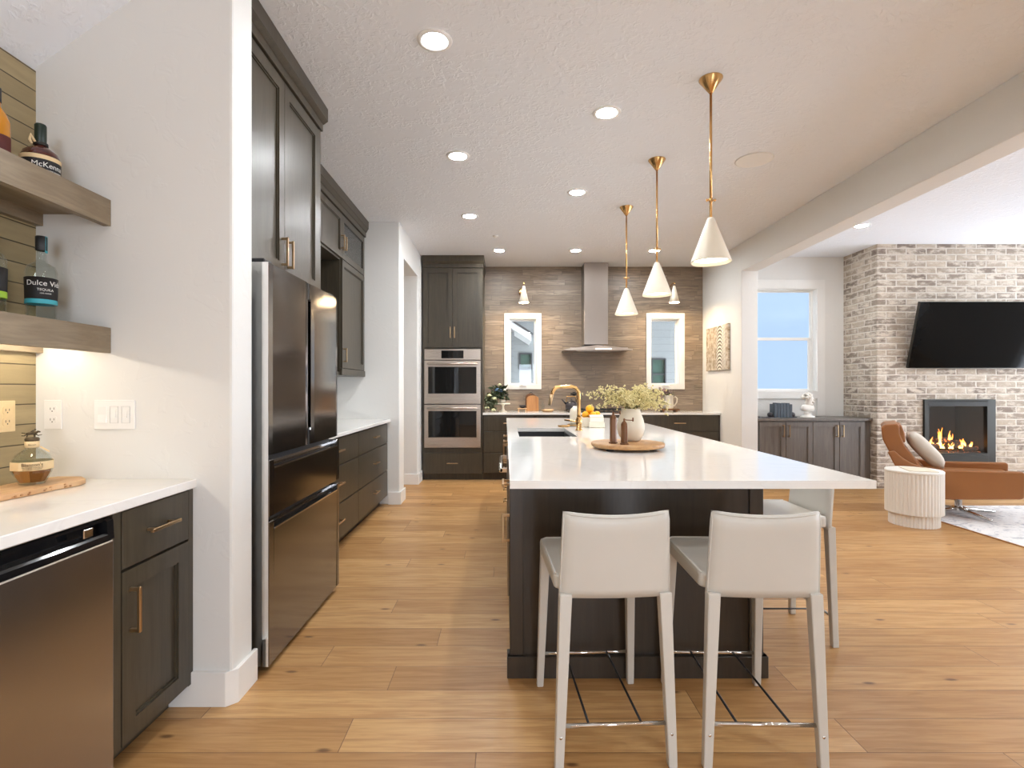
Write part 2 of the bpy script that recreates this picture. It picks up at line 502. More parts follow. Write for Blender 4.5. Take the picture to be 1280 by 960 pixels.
# ------------------------------------------------------------------ mesh helpers
class MB:
    def __init__(self):
        self.bm = bmesh.new()

    def merge(self, t, mi=0, smooth=False, M=None):
        if M is not None:
            bmesh.ops.transform(t, matrix=M, verts=t.verts)
        for f in t.faces:
            f.material_index = mi
            f.smooth = smooth
        me = bpy.data.meshes.new('tmp')
        t.to_mesh(me); t.free()
        self.bm.from_mesh(me)
        bpy.data.meshes.remove(me)
        return self

    def box(self, x0, x1, y0, y1, z0, z1, bev=0.0, mi=0, seg=1, M=None, smooth=False):
        t = bmesh.new()
        bmesh.ops.create_cube(t, size=1)
        S = Matrix.Translation(((x0 + x1) / 2, (y0 + y1) / 2, (z0 + z1) / 2)) @ Matrix.Diagonal((abs(x1 - x0), abs(y1 - y0), abs(z1 - z0), 1))
        bmesh.ops.transform(t, matrix=S, verts=t.verts)
        if bev:
            bmesh.ops.bevel(t, geom=t.edges[:], offset=bev, segments=seg, affect='EDGES', profile=0.5)
        return self.merge(t, mi, smooth, M)

    def prism(self, poly, axis, a, b, bev=0.0, mi=0, seg=1, M=None, smooth=False):
        """poly: 2-D outline; axis 'z': (x,y) extruded a..b; 'y': (x,z); 'x': (y,z)"""
        t = bmesh.new()
        def P(p, h):
            return {'z': (p[0], p[1], h), 'y': (p[0], h, p[1]), 'x': (h, p[0], p[1])}[axis]
        v0 = [t.verts.new(P(p, a)) for p in poly]
        v1 = [t.verts.new(P(p, b)) for p in poly]
        n = len(poly)
        t.faces.new(v0); t.faces.new(v1[::-1])
        for i in range(n):
            t.faces.new((v0[i], v1[i], v1[(i + 1) % n], v0[(i + 1) % n]))
        bmesh.ops.recalc_face_normals(t, faces=t.faces[:])
        if bev:
            bmesh.ops.bevel(t, geom=t.edges[:], offset=bev, segments=seg, affect='EDGES', profile=0.5)
        return self.merge(t, mi, smooth, M)

    def lathe(self, prof, cx=0, cy=0, n=24, mi=0, M=None, smooth=True, sy=1.0):
        t = bmesh.new()
        rings = []
        for r, z in prof:
            if r < 1e-6:
                rings.append([t.verts.new((cx, cy, z))])
            else:
                rings.append([t.verts.new((cx + r * cos(2 * pi * k / n), cy + sy * r * sin(2 * pi * k / n), z)) for k in range(n)])
        for A, B in zip(rings, rings[1:]):
            if len(A) == 1 and len(B) == 1:
                continue
            for k in range(n):
                k2 = (k + 1) % n
                if len(A) == 1:
                    t.faces.new((A[0], B[k2], B[k]))
                elif len(B) == 1:
                    t.faces.new((A[k], A[k2], B[0]))
                else:
                    t.faces.new((A[k], A[k2], B[k2], B[k]))
        bmesh.ops.recalc_face_normals(t, faces=t.faces[:])
        return self.merge(t, mi, smooth, M)

    def tube(self, pts, r, n=10, mi=0, M=None, caps=True, closed=False):
        pts = [Vector(p) for p in pts]
        rs = r if isinstance(r, (list, tuple)) else [r] * len(pts)
        t = bmesh.new()
        rings = []
        prev = None
        for i, p in enumerate(pts):
            a = pts[max(i - 1, 0)]; b = pts[min(i + 1, len(pts) - 1)]
            if closed:
                a = pts[i - 1]; b = pts[(i + 1) % len(pts)]
            d = (b - a).normalized()
            if prev is None:
                up = Vector((0, 0, 1)) if abs(d.z) < 0.9 else Vector((1, 0, 0))
                u = d.cross(up).normalized()
            else:
                u = (prev - d * prev.dot(d)).normalized()
            prev = u
            w = d.cross(u)
            rings.append([t.verts.new(p + (u * cos(2 * pi * k / n) + w * sin(2 * pi * k / n)) * rs[i]) for k in range(n)])
        seq = list(zip(rings, rings[1:])) + ([(rings[-1], rings[0])] if closed else [])
        for A, B in seq:
            for k in range(n):
                t.faces.new((A[k], A[(k + 1) % n], B[(k + 1) % n], B[k]))
        if caps and not closed:
            t.faces.new(rings[0][::-1]); t.faces.new(rings[-1])
        bmesh.ops.recalc_face_normals(t, faces=t.faces[:])
        return self.merge(t, mi, True, M)

    def ball(self, c, r, mi=0, sc=(1, 1, 1), n=14, M=None):
        t = bmesh.new()
        bmesh.ops.create_uvsphere(t, u_segments=n, v_segments=max(6, n * 2 // 3), radius=1)
        S = Matrix.Translation(c) @ Matrix.Diagonal((r * sc[0], r * sc[1], r * sc[2], 1))
        bmesh.ops.transform(t, matrix=S, verts=t.verts)
        return self.merge(t, mi, True, M)

    def slab(self, U, V, h0, h1, holes, axis, mi=0):
        """a sheet U x V between h0 and h1 with rectangular holes (u0,u1,v0,v1); axis = thickness axis"""
        us = sorted({*U} | {c for h in holes for c in h[:2]})
        vs = sorted({*V} | {c for h in holes for c in h[2:]})
        def solid(i, j):
            if not (0 <= i < len(us) - 1 and 0 <= j < len(vs) - 1):
                return False
            cu, cv = (us[i] + us[i + 1]) / 2, (vs[j] + vs[j + 1]) / 2
            return not any(h[0] < cu < h[1] and h[2] < cv < h[3] for h in holes)
        t = bmesh.new()
        def P(u, v, h):
            return t.verts.new({'z': (u, v, h), 'y': (u, h, v), 'x': (h, u, v)}[axis])
        def q(*ps):
            t.faces.new([P(*p) for p in ps])
        for i in range(len(us) - 1):
            for j in range(len(vs) - 1):
                if not solid(i, j):
                    continue
                a, b, c, d = us[i], us[i + 1], vs[j], vs[j + 1]
                q((a, c, h0), (b, c, h0), (b, d, h0), (a, d, h0))
                q((a, c, h1), (a, d, h1), (b, d, h1), (b, c, h1))
                if not solid(i - 1, j): q((a, c, h0), (a, d, h0), (a, d, h1), (a, c, h1))
                if not solid(i + 1, j): q((b, c, h0), (b, c, h1), (b, d, h1), (b, d, h0))
                if not solid(i, j - 1): q((a, c, h0), (a, c, h1), (b, c, h1), (b, c, h0))
                if not solid(i, j + 1): q((a, d, h0), (b, d, h0), (b, d, h1), (a, d, h1))
        bmesh.ops.remove_doubles(t, verts=t.verts, dist=1e-5)
        bmesh.ops.recalc_face_normals(t, faces=t.faces[:])
        return self.merge(t, mi)

    def text(self, s, size, depth=0.0004, mi=0, M=None, bend=None, align='CENTER'):
        cu = bpy.data.curves.new('lettering', 'FONT')
        cu.body = s; cu.size = size; cu.align_x = align; cu.align_y = 'CENTER'; cu.extrude = depth
        o = bpy.data.objects.new('lettering', cu)
        COL.objects.link(o)
        me = bpy.data.meshes.new_from_object(o.evaluated_get(bpy.context.evaluated_depsgraph_get()))
        bpy.data.objects.remove(o); bpy.data.curves.remove(cu)
        t = bmesh.new(); t.from_mesh(me); bpy.data.meshes.remove(me)
        for v in t.verts:                 # text plane -> local x right, z up, facing -y
            x, y, z = v.co
            if bend:
                r = bend + z + 0.0006
                v.co = (r * sin(x / bend), -r * cos(x / bend), y)
            else:
                v.co = (x, -z, y)
        return self.merge(t, mi, False, M)

    def build(self, name, mat, parent=None, loc=None, rot=None):
        me = bpy.data.meshes.new(name)
        self.bm.to_mesh(me); self.bm.free()
        for m in (mat if isinstance(mat, (list, tuple)) else [mat]):
            me.materials.append(MAT[m] if isinstance(m, str) else m)
        o = bpy.data.objects.new(name, me)
        COL.objects.link(o)
        if parent: o.parent = parent
        if loc: o.location = loc
        if rot is not None: o.rotation_euler = rot if isinstance(rot, (tuple, list)) else (0, 0, rot)
        return o


def tag(o, label, cat, group=None, kind=None):
    o['label'] = label; o['category'] = cat
    if group: o['group'] = group
    if kind: o['kind'] = kind
    return o


def thing(name, label, cat, loc=(0, 0, 0), rz=0, group=None):
    o = bpy.data.objects.new(name, None)
    COL.objects.link(o)
    o.location = loc
    o.rotation_euler = (0, 0, rz)
    o.empty_display_size = 0.1
    return tag(o, label, cat, group)


def struct(o, label=None):
    o['kind'] = 'structure'
    if label: o['label'] = label
    return o


def copy_tree(o, parent=None):
    c = o.copy(); COL.objects.link(c)
    if parent: c.parent = parent
    for ch in list(o.children):
        copy_tree(ch, c)
    return c


def rounded(x0, x1, y0, y1, r, n=5):
    pts = []
    for cx, cy, a in ((x1 - r, y0 + r, -90), (x1 - r, y1 - r, 0), (x0 + r, y1 - r, 90), (x0 + r, y0 + r, 180)):
        for k in range(n + 1):
            t = R(a + 90 * k / n)
            pts.append((cx + r * cos(t), cy + r * sin(t)))
    return pts

# ------------------------------------------------------------------ the setting
CZ = 3.035
struct(MB().box(-3.3, 8.3, -4, 7.95, -0.1, 0).build('floor', 'floor'), 'oak plank floor')
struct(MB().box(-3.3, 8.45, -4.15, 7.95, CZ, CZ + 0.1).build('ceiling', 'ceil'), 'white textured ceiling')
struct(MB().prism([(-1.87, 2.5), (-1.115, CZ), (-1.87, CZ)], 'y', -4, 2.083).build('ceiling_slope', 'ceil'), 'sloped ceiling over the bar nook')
struct(MB().box(-1.99, -1.87, -4, 5.67, 0, CZ).build('wall_left', 'wall'))
struct(MB().prism([(-1.87, 2.083), (-1.086, 2.083), (-1.078, 2.086), (-1.075, 2.094), (-1.075, 2.24), (-1.08, 2.252), (-1.87, 2.252)], 'z', 0, CZ)
       .build('wall_wing', 'wall'), 'wing wall between bar nook and refrigerator')
bz = 0.136
struct(MB().prism([(-1.87, 2.066), (-1.094, 2.066), (-1.058, 2.10), (-1.058, 2.262), (-1.075, 2.262), (-1.075, 2.1), (-1.1, 2.083), (-1.87, 2.083)], 'z', 0, bz, bev=0.002)
       .build('baseboard_wing', 'trim'))
struct(MB().box(-1.87, -1.85, 0.3, 2.083, 0.88, 2.5).build('wall_cladding', 'shiplap'), 'olive plank cladding at the back of the bar nook')
# passage wall with an opening to the hall
struct(MB().box(-3.3, -1.13, 5.67, 5.92, 0, CZ, bev=0.012, seg=2).build('wall_passage', 'wall'))
struct(MB().box(-3.3, -1.13, 6.84, 7.95, 0, CZ, bev=0.012, seg=2).build('wall_passage', 'wall'))
struct(MB().box(-1.33, -1.13, 5.90, 6.86, 2.70, CZ).build('wall_header', 'wall'))
struct(MB().box(-3.4, -3.3, 5.6, 7.95, 0, CZ).build('wall_hall', 'wall'))
b = MB()
b.box(-1.25, -1.112, 5.654, 5.67, 0, bz, bev=0.003).box(-1.13, -1.114, 5.656, 5.936, 0, bz, bev=0.003)
b.box(-3.3, -1.112, 6.824, 6.84, 0, bz, bev=0.003).box(-1.13, -1.114, 6.826, 7.15, 0, bz, bev=0.003)
struct(b.build('baseboard_passage', 'trim'))
W1 = (0.06, 0.47, 1.30, 2.27)
W2 = (2.15, 2.575, 1.30, 2.27)
struct(MB().slab((-1.13, 3.115), (0, CZ), 7.79, 7.95, [W1, W2], 'y').build('wall_back', 'wall'))
struct(MB().slab((-0.298, 2.914), (0.9, CZ), 7.775, 7.79, [W1, W2], 'y').build('wall_tile', 'tile'), 'stone strip tile behind the range')
struct(MB().box(2.915, 3.115, 6.5, 7.79, 0, CZ, bev=0.006, seg=2).build('wall_right', 'wall'))
struct(MB().box(2.915, 3.115, -4, 6.51, 2.69, CZ, bev=0.006, seg=2).build('beam', 'wall'), 'white ceiling beam')
struct(MB().box(2.899, 3.131, 6.484, 6.5, 0, bz, bev=0.003).box(3.115, 3.131, 6.484, 7.2, 0, bz, bev=0.003).build('baseboard_right', 'trim'))
W3 = (3.36, 4.25, 1.21, 2.60)
struct(MB().slab((3.115, 8.3), (0, CZ), 7.2, 7.35, [W3], 'y').build('wall_living', 'wall'))
FP = (5.185, 6.065, 0.28, 1.11)
struct(MB().slab((4.62, 7.0), (0, CZ), 6.55, 7.2, [FP], 'y').build('wall_fireplace', 'brick'), 'whitewashed brick chimney breast')
# walls with the daylight openings behind and beside the camera
RW = [(0.5, 2.1, 0.0, 2.2)]
SW = [(0.4, 2.1, 0.2, 2.6), (4.5, 6.9, 0.2, 2.6)]
struct(MB().slab((-1.99, 8.45), (0, CZ), -4.15, -4, RW, 'y').build('wall_rear', 'wall'))
struct(MB().slab((-4, 7.35), (0, CZ), 8.3, 8.45, SW, 'x').build('wall_side', 'wall'))


def window(n, rect, yi, yo, casing, rails=True, right_down=None, crank=False):
    """a window in a wall seen along +y; rect = hole, yi = room face, yo = outer face"""
    x0, x1, z0, z1 = rect
    root = bpy.data.objects.new('window_%d' % n, None)
    COL.objects.link(root); root['kind'] = 'structure'
    c = casing
    m = MB()
    zb = right_down if right_down is not None else z0 - c
    m.box(x0 - c, x1 + c, yi - 0.02, yi, z1, z1 + c * 1.15, bev=0.002)
    m.box(x0 - c, x0, yi - 0.02, yi, zb, z1, bev=0.002)
    m.box(x1, x1 + c, yi - 0.02, yi, zb, z1, bev=0.002)
    m.box(x0 - (0 if right_down else c), x1 + (0 if right_down else c), yi - 0.022, yi, z0 - c, z0, bev=0.002)
    m.build('casing', 'trim', root)
    f = 0.022 if not rails else 0.03
    yc = yo - 0.05
    m = MB()
    m.slab((x0, x1), (z0, z1), yi, yo, [(x0 + 0.006, x1 - 0.006, z0 + 0.006, z1 - 0.006)], 'y')
    m.slab((x0 + 0.006, x1 - 0.006), (z0 + 0.006, z1 - 0.006), yc - 0.02, yc + 0.02, [(x0 + 0.006 + f, x1 - 0.006 - f, z0 + f, z1 - f)], 'y')
    if rails:
        zm = (z0 + z1) / 2 + 0.02
        m.box(x0 + 0.01, x1 - 0.01, yc - 0.03, yc + 0.01, zm - 0.02, zm + 0.02, bev=0.003)
        m.box(x0 + 0.03, x0 + 0.06, yc - 0.03, yc + 0.01, z0, zm, bev=0.003)
        m.box(x1 - 0.065, x1 - 0.03, yc - 0.03, yc + 0.01, z0, zm, bev=0.003)
    m.build('window_frame', 'trim', root)
    MB().box(x0 + f, x1 - f, yc - 0.003, yc + 0.003, z0 + f, z1 - f).build('pane', 'glass', root)
    if crank:
        xm = (x0 + x1) / 2
        MB().box(xm - 0.05, xm + 0.05, yi - 0.035, yi - 0.02, z0 - 0.035, z0 - 0.005, bev=0.006, seg=2).tube(
            [(xm - 0.03, yi - 0.04, z0 - 0.012), (xm, yi - 0.055, z0 - 0.006), (xm + 0.05, yi - 0.05, z0 - 0.022)], 0.006).build('crank_handle', 'plastic', root)
    return root


window(1, W1, 7.775, 7.95, 0.068, rails=False, crank=True)
window(2, W2, 7.775, 7.95, 0.068, rails=False, crank=True)
window(3, W3, 7.2, 7.35, 0.105, rails=True, right_down=0.872)


def big_window(n, rect, at, axis, div):
    u0, u1, z0, z1 = rect
    root = bpy.data.objects.new('window_%d' % n, None)
    COL.objects.link(root); root['kind'] = 'structure'
    holes = []
    w = (u1 - u0) / div
    for k in range(div):
        holes.append((u0 + k * w + 0.04, u0 + (k + 1) * w - 0.04, z0 + 0.06, z1 - 0.06))
    MB().slab((u0, u1), (z0, z1), at - 0.03, at + 0.03, holes, axis).build('window_frame', 'trim', root)
    for h in holes:
        MB().slab((h[0], h[1]), (h[2], h[3]), at - 0.003, at + 0.003, [], axis).build('pane', 'glass', root)


for i, h in enumerate(RW):
    big_window(4 + i, h, -4.07, 'y', 3)
    portal(((h[0] + h[1]) / 2, -4.16, (h[2] + h[3]) / 2), (pi / 2, 0, 0), h[1] - h[0], h[3] - h[2])
for i, h in enumerate(SW):
    big_window(5 + i, h, 8.37, 'x', 3)
    portal((8.46, (h[0] + h[1]) / 2, (h[2] + h[3]) / 2), (0, pi / 2, 0), h[3] - h[2], h[1] - h[0])

struct(MB().box(-9, 12, -4.2, 8.0, CZ + 0.12, 8.5).build('sky_blocker', 'siding'))  # added unseen block, keeps sky light off the neighbouring house
# neighbouring house seen through the two kitchen windows
nh = thing('neighbouring_house', 'grey sided neighbouring house with gabled eave outside the kitchen windows', 'house', (1.5, 12, -0.25))
off = Vector((-1.5, -12, 0.25))
def nb(m, name, mat, parent=None):
    o = m.build(name, mat, parent or nh)
    if parent is None: o.location = off
    return o
nb(MB().slab((-2.5, 4.2), (-0.25, 5.2), 12, 12.3, [(3.33, 3.66, 1.30, 1.92), (0.33, 0.62, 1.66, 2.04)], 'y'), 'wall', 'siding')
nb(MB().slab((-2.4, 0.20), (-0.25, 2.45), 11.2, 12, [], 'y'), 'porch_wall', 'siding')
e = MB()
e.prism([(-1.9, 3.93), (0.55, 2.36), (0.55, 2.22), (-1.9, 3.79)], 'y', 10.9, 12)
nb(e, 'rake_board', 'trim')
nb(MB().prism([(-1.9, 3.97), (0.58, 2.38), (0.58, 2.34), (-1.9, 3.93)], 'y', 10.85, 12), 'roof', 'roof')
for (x0, x1, z0, z1) in ((3.33, 3.66, 1.30, 1.92), (0.33, 0.62, 1.66, 2.04)):
    zm = z0 + (z1 - z0) * 0.42
    hs = [(x0 + .03, x1 - .03, z0 + .03, zm - .015), (x0 + .03, x1 - .03, zm + .015, z1 - .03)] if z1 - z0 > 0.5 else [(x0 + .03, x1 - .03, z0 + .03, z1 - .03)]
    w = nb(MB().slab((x0, x1), (z0, z1), 11.97, 12.05, hs, 'y'), 'window', 'blackm')
    MB().box(x0 + .02, x1 - .02, 12.02, 12.03, z0 + .02, z1 - .02).build('pane', plain('green_reflection_pane', lin(62, 82, 72), 0.12, var=0.5, scale=9, Specular_IOR_Level=0.2), w)  # green reflection put into the pane colour

# ------------------------------------------------------------------ cabinet helpers (front faces local -y, x to the right, z up)
def pull(door, x, z, L, vert, y=-0.02, mat='brassp', name='handle'):
    m = MB()
    h = L / 2
    if vert:
        m.box(x - .006, x + .006, y - .036, y - .025, z - h, z + h, bev=.002)
        for s in (-1, 1):
            m.box(x - .006, x + .006, y - .03, y, z + s * (h - .008) - .006, z + s * (h - .008) + .006, bev=.0015)
    else:
        m.box(x - h, x + h, y - .036, y - .025, z - .006, z + .006, bev=.002)
        for s in (-1, 1):
            m.box(x + s * (h - .025) - .005, x + s * (h - .025) + .005, y - .03, y, z - .005, z + .005, bev=.0015)
    return m.build(name, mat, door)


def door(parent, x0, x1, z0, z1, handle=None, name='door', mat='cab', glass=False, rail=.058, xf=None):
    g = .0015
    x0 += g; x1 -= g; z0 += g; z1 -= g
    m = MB()
    inner = (x0 + rail, x1 - rail, z0 + rail, z1 - rail)
    m.slab((x0, x1), (z0, z1), -.02, 0, [inner], 'y')
    if not glass:
        m.box(inner[0], inner[1], -.006, -.001, inner[2], inner[3])
        e = .007          # small bead around the recessed panel
        m.slab((inner[0], inner[1]), (inner[2], inner[3]), -.013, -.006, [(inner[0] + e, inner[1] - e, inner[2] + e, inner[3] - e)], 'y')
    d = m.build(name, mat, parent)
    if xf: d.location, d.rotation_euler = xf[0], (0, 0, xf[1])
    if glass:
        MB().box(inner[0], inner[1], -.012, -.008, inner[2], inner[3]).build('pane', 'cglass', d)
    if handle: pull(d, *handle)
    return d


def drawer(parent, x0, x1, z0, z1, handle=None, mat='cab', xf=None):
    g = .0015
    d = MB().box(x0 + g, x1 - g, -.02, 0, z0 + g, z1 - g, bev=.0015).build('drawer', mat, parent)
    if xf: d.location, d.rotation_euler = xf[0], (0, 0, xf[1])
    if handle: pull(d, *handle)
    return d


def crown(parent, x0, x1, z0, ends=(True, True), D=.35):
    m = MB()
    a = x0 - (.02 if ends[0] else 0); b = x1 + (.02 if ends[1] else 0)
    m.box(x0, x1 + (.008 if ends[1] else 0), -.03, D, z0, z0 + .05, bev=.002)
    m.prism([(-.03, z0 + .05), (-.038, z0 + .055), (-.052, CZ - .085), (-.058, CZ - .08), (-.058, CZ - .001), (D, CZ - .001), (D, z0 + .05)], 'x', a, b, bev=.001)
    return m.build('crown_moulding', 'cab', parent)


# ------------------------------------------------------------------ kitchen island
IX0, IX1, IY0, IY1 = 0.022, 1.115, 2.292, 5.62
isl = thing('kitchen_island', 'dark stained kitchen island base under the white slab', 'island', (0.57, 4.0, 0))
ioff = Vector((-0.57, -4.0, 0))
def ib(m, name, mat='cabdark'):
    o = m.build(name, mat, isl); o.location = ioff
    return o
m = MB()
m.box(IX0 + .02, IX1 - .04, IY0 + .012, 2.83, .1, .884)
m.box(IX0 + .02, .07, 2.83, 3.50, .1, .12)
m.box(.66, IX1 - .04, 2.83, 3.50, .1, .884)
m.box(IX0 + .02, IX1 - .04, 3.50, 3.54, .1, .884)
m.box(IX0 + .02, IX1 - .04, 3.54, 4.50, .1, .60)
m.box(IX0 + .02, .06, 3.54, 4.50, .60, .884)
m.box(.56, IX1 - .04, 3.54, 4.50, .60, .884)
m.box(IX0 + .02, IX1 - .04, 4.50, IY1, .1, .884)
m.box(IX0 + .08, IX1 - .07, IY0 + .03, IY1 - .03, 0, .1)
ib(m, 'body')
ib(MB().box(IX0, IX0 + .058, IY0 - .008, IY0 + .02, .09, .884, bev=.002), 'corner_post')
ib(MB().box(IX1 - .056, IX1 + .004, IY0 - .008, IY0 + .05, .09, .884, bev=.002), 'corner_post')
ib(MB().box(IX0 + .058, IX1 - .056, IY0 + .002, IY0 + .012, .09, .884), 'end_panel')
m = MB()
m.box(IX0 - .012, IX1 + .02, IY0 - .022, IY0 + .01, 0, .094, bev=.002)
m.box(IX1 - .05, IX1 - .036, IY0 + .05, IY1, 0, .094, bev=.002).box(IX1 - .05, IX1 + .02, IY0 - .02, IY0 + .06, 0, .094, bev=.002)
m.box(IX0 - .012, IX0 + .06, IY0 - .02, IY0 + .05, 0, .094, bev=.002)
ib(m, 'baseboard')
xf = (Vector((IX0 + .02, IY1, 0)) + ioff, -pi / 2)       # local x runs towards the camera
def iy(y): return IY1 - y
drawer(isl, iy(2.81), iy(2.36), .70, .87, (iy(2.60), .785, .16, False), mat='cabdark', xf=xf)
door(isl, iy(2.81), iy(2.36), .11, .69, (iy(2.42), .61, .13, True), mat='cabdark', xf=xf)
for a, b_, hx in ((3.54, 4.02, 3.97), (4.02, 4.50, 4.07)):
    door(isl, iy(b_), iy(a), .11, .87, (iy(hx), .76, .13, True), mat='cabdark', xf=xf)
for a, b_ in ((4.52, 5.06), (5.06, 5.60)):
    for z0, z1 in ((.10, .37), (.375, .66), (.665, .87)):
        drawer(isl, iy(b_), iy(a), z0, z1, (iy((a + b_) / 2), (z0 + z1) / 2, .16, False), mat='cabdark', xf=xf)

dw = thing('dishwasher', 'steel dishwasher with bar handle in the long aisle side of the island', 'dishwasher', (IX0, 3.165, 0))
MB().box(.035, .62, -.325, .325, .12, .87).box(.08, .5, -.3, .3, 0.0, .12).build('body', 'blackm', dw)
MB().box(-.008, .035, -.325, .325, .13, .87, bev=.004).build('door', 'steelv', dw)
MB().tube([(-.045, -.28, .80), (-.045, .28, .80)], .011).box(-.05, -.008, -.28, -.262, .788, .812, bev=.003).box(-.05, -.008, .262, .28, .788, .812, bev=.003).build('handle', 'chrome', dw)

SINK = (.10, .50, 3.64, 4.42)
t = MB().slab((.018, 1.342), (1.906, 5.90), .886, .915, [SINK], 'z').build('island_countertop', 'quartz')
tag(t, 'large glossy white quartz slab on top of the island', 'countertop')
sk = thing('sink', 'black undermount sink set into the island slab', 'sink', (.30, 4.03, .886))
m = MB()
m.slab((-.22, .22), (-.41, .41), -.012, -.001, [(-.195, .195), ] and [(-.195, .195, -.385, .385)], 'z')
m.slab((-.205, .205), (-.395, .395), -.22, -.012, [(-.195, .195, -.385, .385)], 'z')
m.box(-.205, .205, -.395, .395, -.23, -.22)
m.build('basin', 'blackm', sk)
MB().lathe([(0, -.219), (.04, -.219), (.045, -.215), (.03, -.216), (0, -.2165)], n=18).build('drain', 'chrome', sk)

fa = thing('kitchen_faucet', 'brass pull-down faucet with squared arch beside the black sink', 'faucet', (.585, 4.17, .915))
m = MB()
m.lathe([(.028, 0), (.028, .008), (.021, .012), (.021, .10), (.016, .105)], n=20)
m.build('base', 'brass', fa)
path = [(0, 0, .10), (0, 0, .285)]
for k in range(1, 7):
    a = R(90 * k / 6); path.append((-.06 + .06 * cos(a), 0, .285 + .06 * sin(a)))
path += [(-.15, 0, .345)]
for k in range(1, 6):
    a = R(70 * k / 5); path.append((-.15 - .06 * sin(a), 0, .285 + .06 * cos(a)))
path += [(-.216, 0, .28)]
MB().tube(path, .0145, n=14).build('spout', 'brass', fa)
MB().tube([(-.215, 0, .285), (-.232, 0, .20)], [.017, .014], n=14).build('spray_head', 'brassp', fa)
MB().tube([(0, 0, .070), (-.03, 0, .073), (-.115, 0, .083)], [.011, .008, .006], n=10).lathe([(.023, .05), (.025, .055), (.025, .085), (.023, .09)], n=18).build('handle', 'brass', fa)

# ------------------------------------------------------------------ stools
def make_stool(label, loc, rz):
    t = thing('counter_stool', label, 'stool', loc, rz, None)
    # seat
    m = MB()
    m.prism(rounded(-.198, .198, -.215, .225, .03), 'z', .575, .628, bev=.010, seg=2)
    m.tube([(-.192, -.20, .628), (-.192, .19, .628), (-.17, .214, .628), (.17, .214, .628), (.192, .19, .628), (.192, -.20, .628)], .004, n=6)
    m.build('seat', 'wleather', t)
    # backrest: bowed leather panel, dipping along the top
    bm = bmesh.new()
    nx, nz = 16, 10
    def bp(i, j, side):
        s = i / nx * 2 - 1
        v = j / nz
        w = .186 - .010 * v
        top = .848 - .013 * (1 - s * s)
        z = .562 + (top - .562) * v
        y = -.250 - .026 * v + .022 * s * s * 0.6 - .006
        if side: y += .032
        e = max(0.0, abs(s) - .9) / .1
        yy = y + (0.010 if not side else -0.010) * e * e
        ev = max(0.0, v - .92) / .08
        yy += (0.008 if not side else -0.008) * ev * ev
        return (s * w, yy, z)
    G = [[[bm.verts.new(bp(i, j, k)) for j in range(nz + 1)] for i in range(nx + 1)] for k in (0, 1)]
    for i in range(nx):
        for j in range(nz):
            bm.faces.new((G[0][i][j], G[0][i + 1][j], G[0][i + 1][j + 1], G[0][i][j + 1]))
            bm.faces.new((G[1][i][j], G[1][i][j + 1], G[1][i + 1][j + 1], G[1][i + 1][j]))
    for i in range(nx):
        bm.faces.new((G[0][i][0], G[1][i][0], G[1][i + 1][0], G[0][i + 1][0]))
        bm.faces.new((G[0][i][nz], G[0][i + 1][nz], G[1][i + 1][nz], G[1][i][nz]))
    for j in range(nz):
        bm.faces.new((G[0][0][j], G[0][0][j + 1], G[1][0][j + 1], G[1][0][j]))
        bm.faces.new((G[0][nx][j], G[1][nx][j], G[1][nx][j + 1], G[0][nx][j + 1]))
    bmesh.ops.recalc_face_normals(bm, faces=bm.faces[:])
    b = MB(); b.merge(bm, smooth=True)
    # piped edge along sides and top
    pts = [bp(0, j, 0) for j in range(nz + 1)] + [bp(i, nz, 0) for i in range(1, nx + 1)] + [bp(nx, j, 0) for j in range(nz - 1, -1, -1)]
    pts = [(p[0] * .985, p[1] - .001, p[2] - (0.006 if p[2] > .83 else 0)) for p in pts]
    b.tube(pts, .0028, n=6)
    b.build('backrest', 'wleather', t)
    for s in (-1, 1):
        # rear leg, running up into the backrest
        m = MB()
        def taper(p0, p1, w0, d0, w1, d1):
            tb = bmesh.new()
            V = []
            for (p, w, d) in ((p0, w0, d0), (p1, w1, d1)):
                V.append([tb.verts.new((p[0] + a * w, p[1] + c * d, p[2])) for a, c in ((-1, -1), (1, -1), (1, 1), (-1, 1))])
            for k in range(4):
                tb.faces.new((V[0][k], V[0][(k + 1) % 4], V[1][(k + 1) % 4], V[1][k]))
            tb.faces.new(V[0][::-1]); tb.faces.new(V[1])
            bmesh.ops.recalc_face_normals(tb, faces=tb.faces[:])
            bmesh.ops.bevel(tb, geom=tb.edges[:], offset=.004, segments=2, affect='EDGES', profile=.5)
            m.merge(tb)
        taper((s * .189, -.248, .0), (s * .1655, -.238, .575), .0145, .0145, .0205, .019)
        lg = m.build('leg', 'wleather', t)
        MB().lathe([(0, -.003), (.005, -.003), (.005, 0), (0, 0)], n=10, M=Matrix.Translation((s * .184, -.262, .112)) @ Matrix.Rotation(pi / 2, 4, 'X')).build('screw', 'chrome', lg)
        m = MB()
        taper((s * .192, .245, .0), (s * .176, .195, .58), .0135, .0145, .019, .021)
        m.build('leg', 'wleather', t)
    MB().tube([(-.178, -.243, .14), (.178, -.243, .14)], .007, n=10).build('footrest', 'chrome', t)
    MB().tube([(-.185, .233, .14), (.185, .233, .14)], .007, n=10).build('footrest', 'chrome', t)
    for s in (-.088, .088):
        MB().tube([(s, -.243, .142), (s, .233, .142)], .0042, n=8).build('cross_rod', 'wire', t)
    return t


s1 = make_stool('white leather counter stool, back to us, nearer the refrigerator', (.352, 1.985, 0), R(3))
s1['group'] = 'white leather counter stools'
s2 = copy_tree(s1); s2.location = (.862, 1.985, 0); s2.rotation_euler = (0, 0, R(-1.5))
s2['label'] = 'white leather counter stool, back to us, at the overhanging corner of the slab'
s3 = copy_tree(s1); s3.location = (1.345, 2.74, 0); s3.rotation_euler = (0, 0, R(90))
s3['label'] = 'white leather counter stool turned sideways under the long overhang, facing the island'

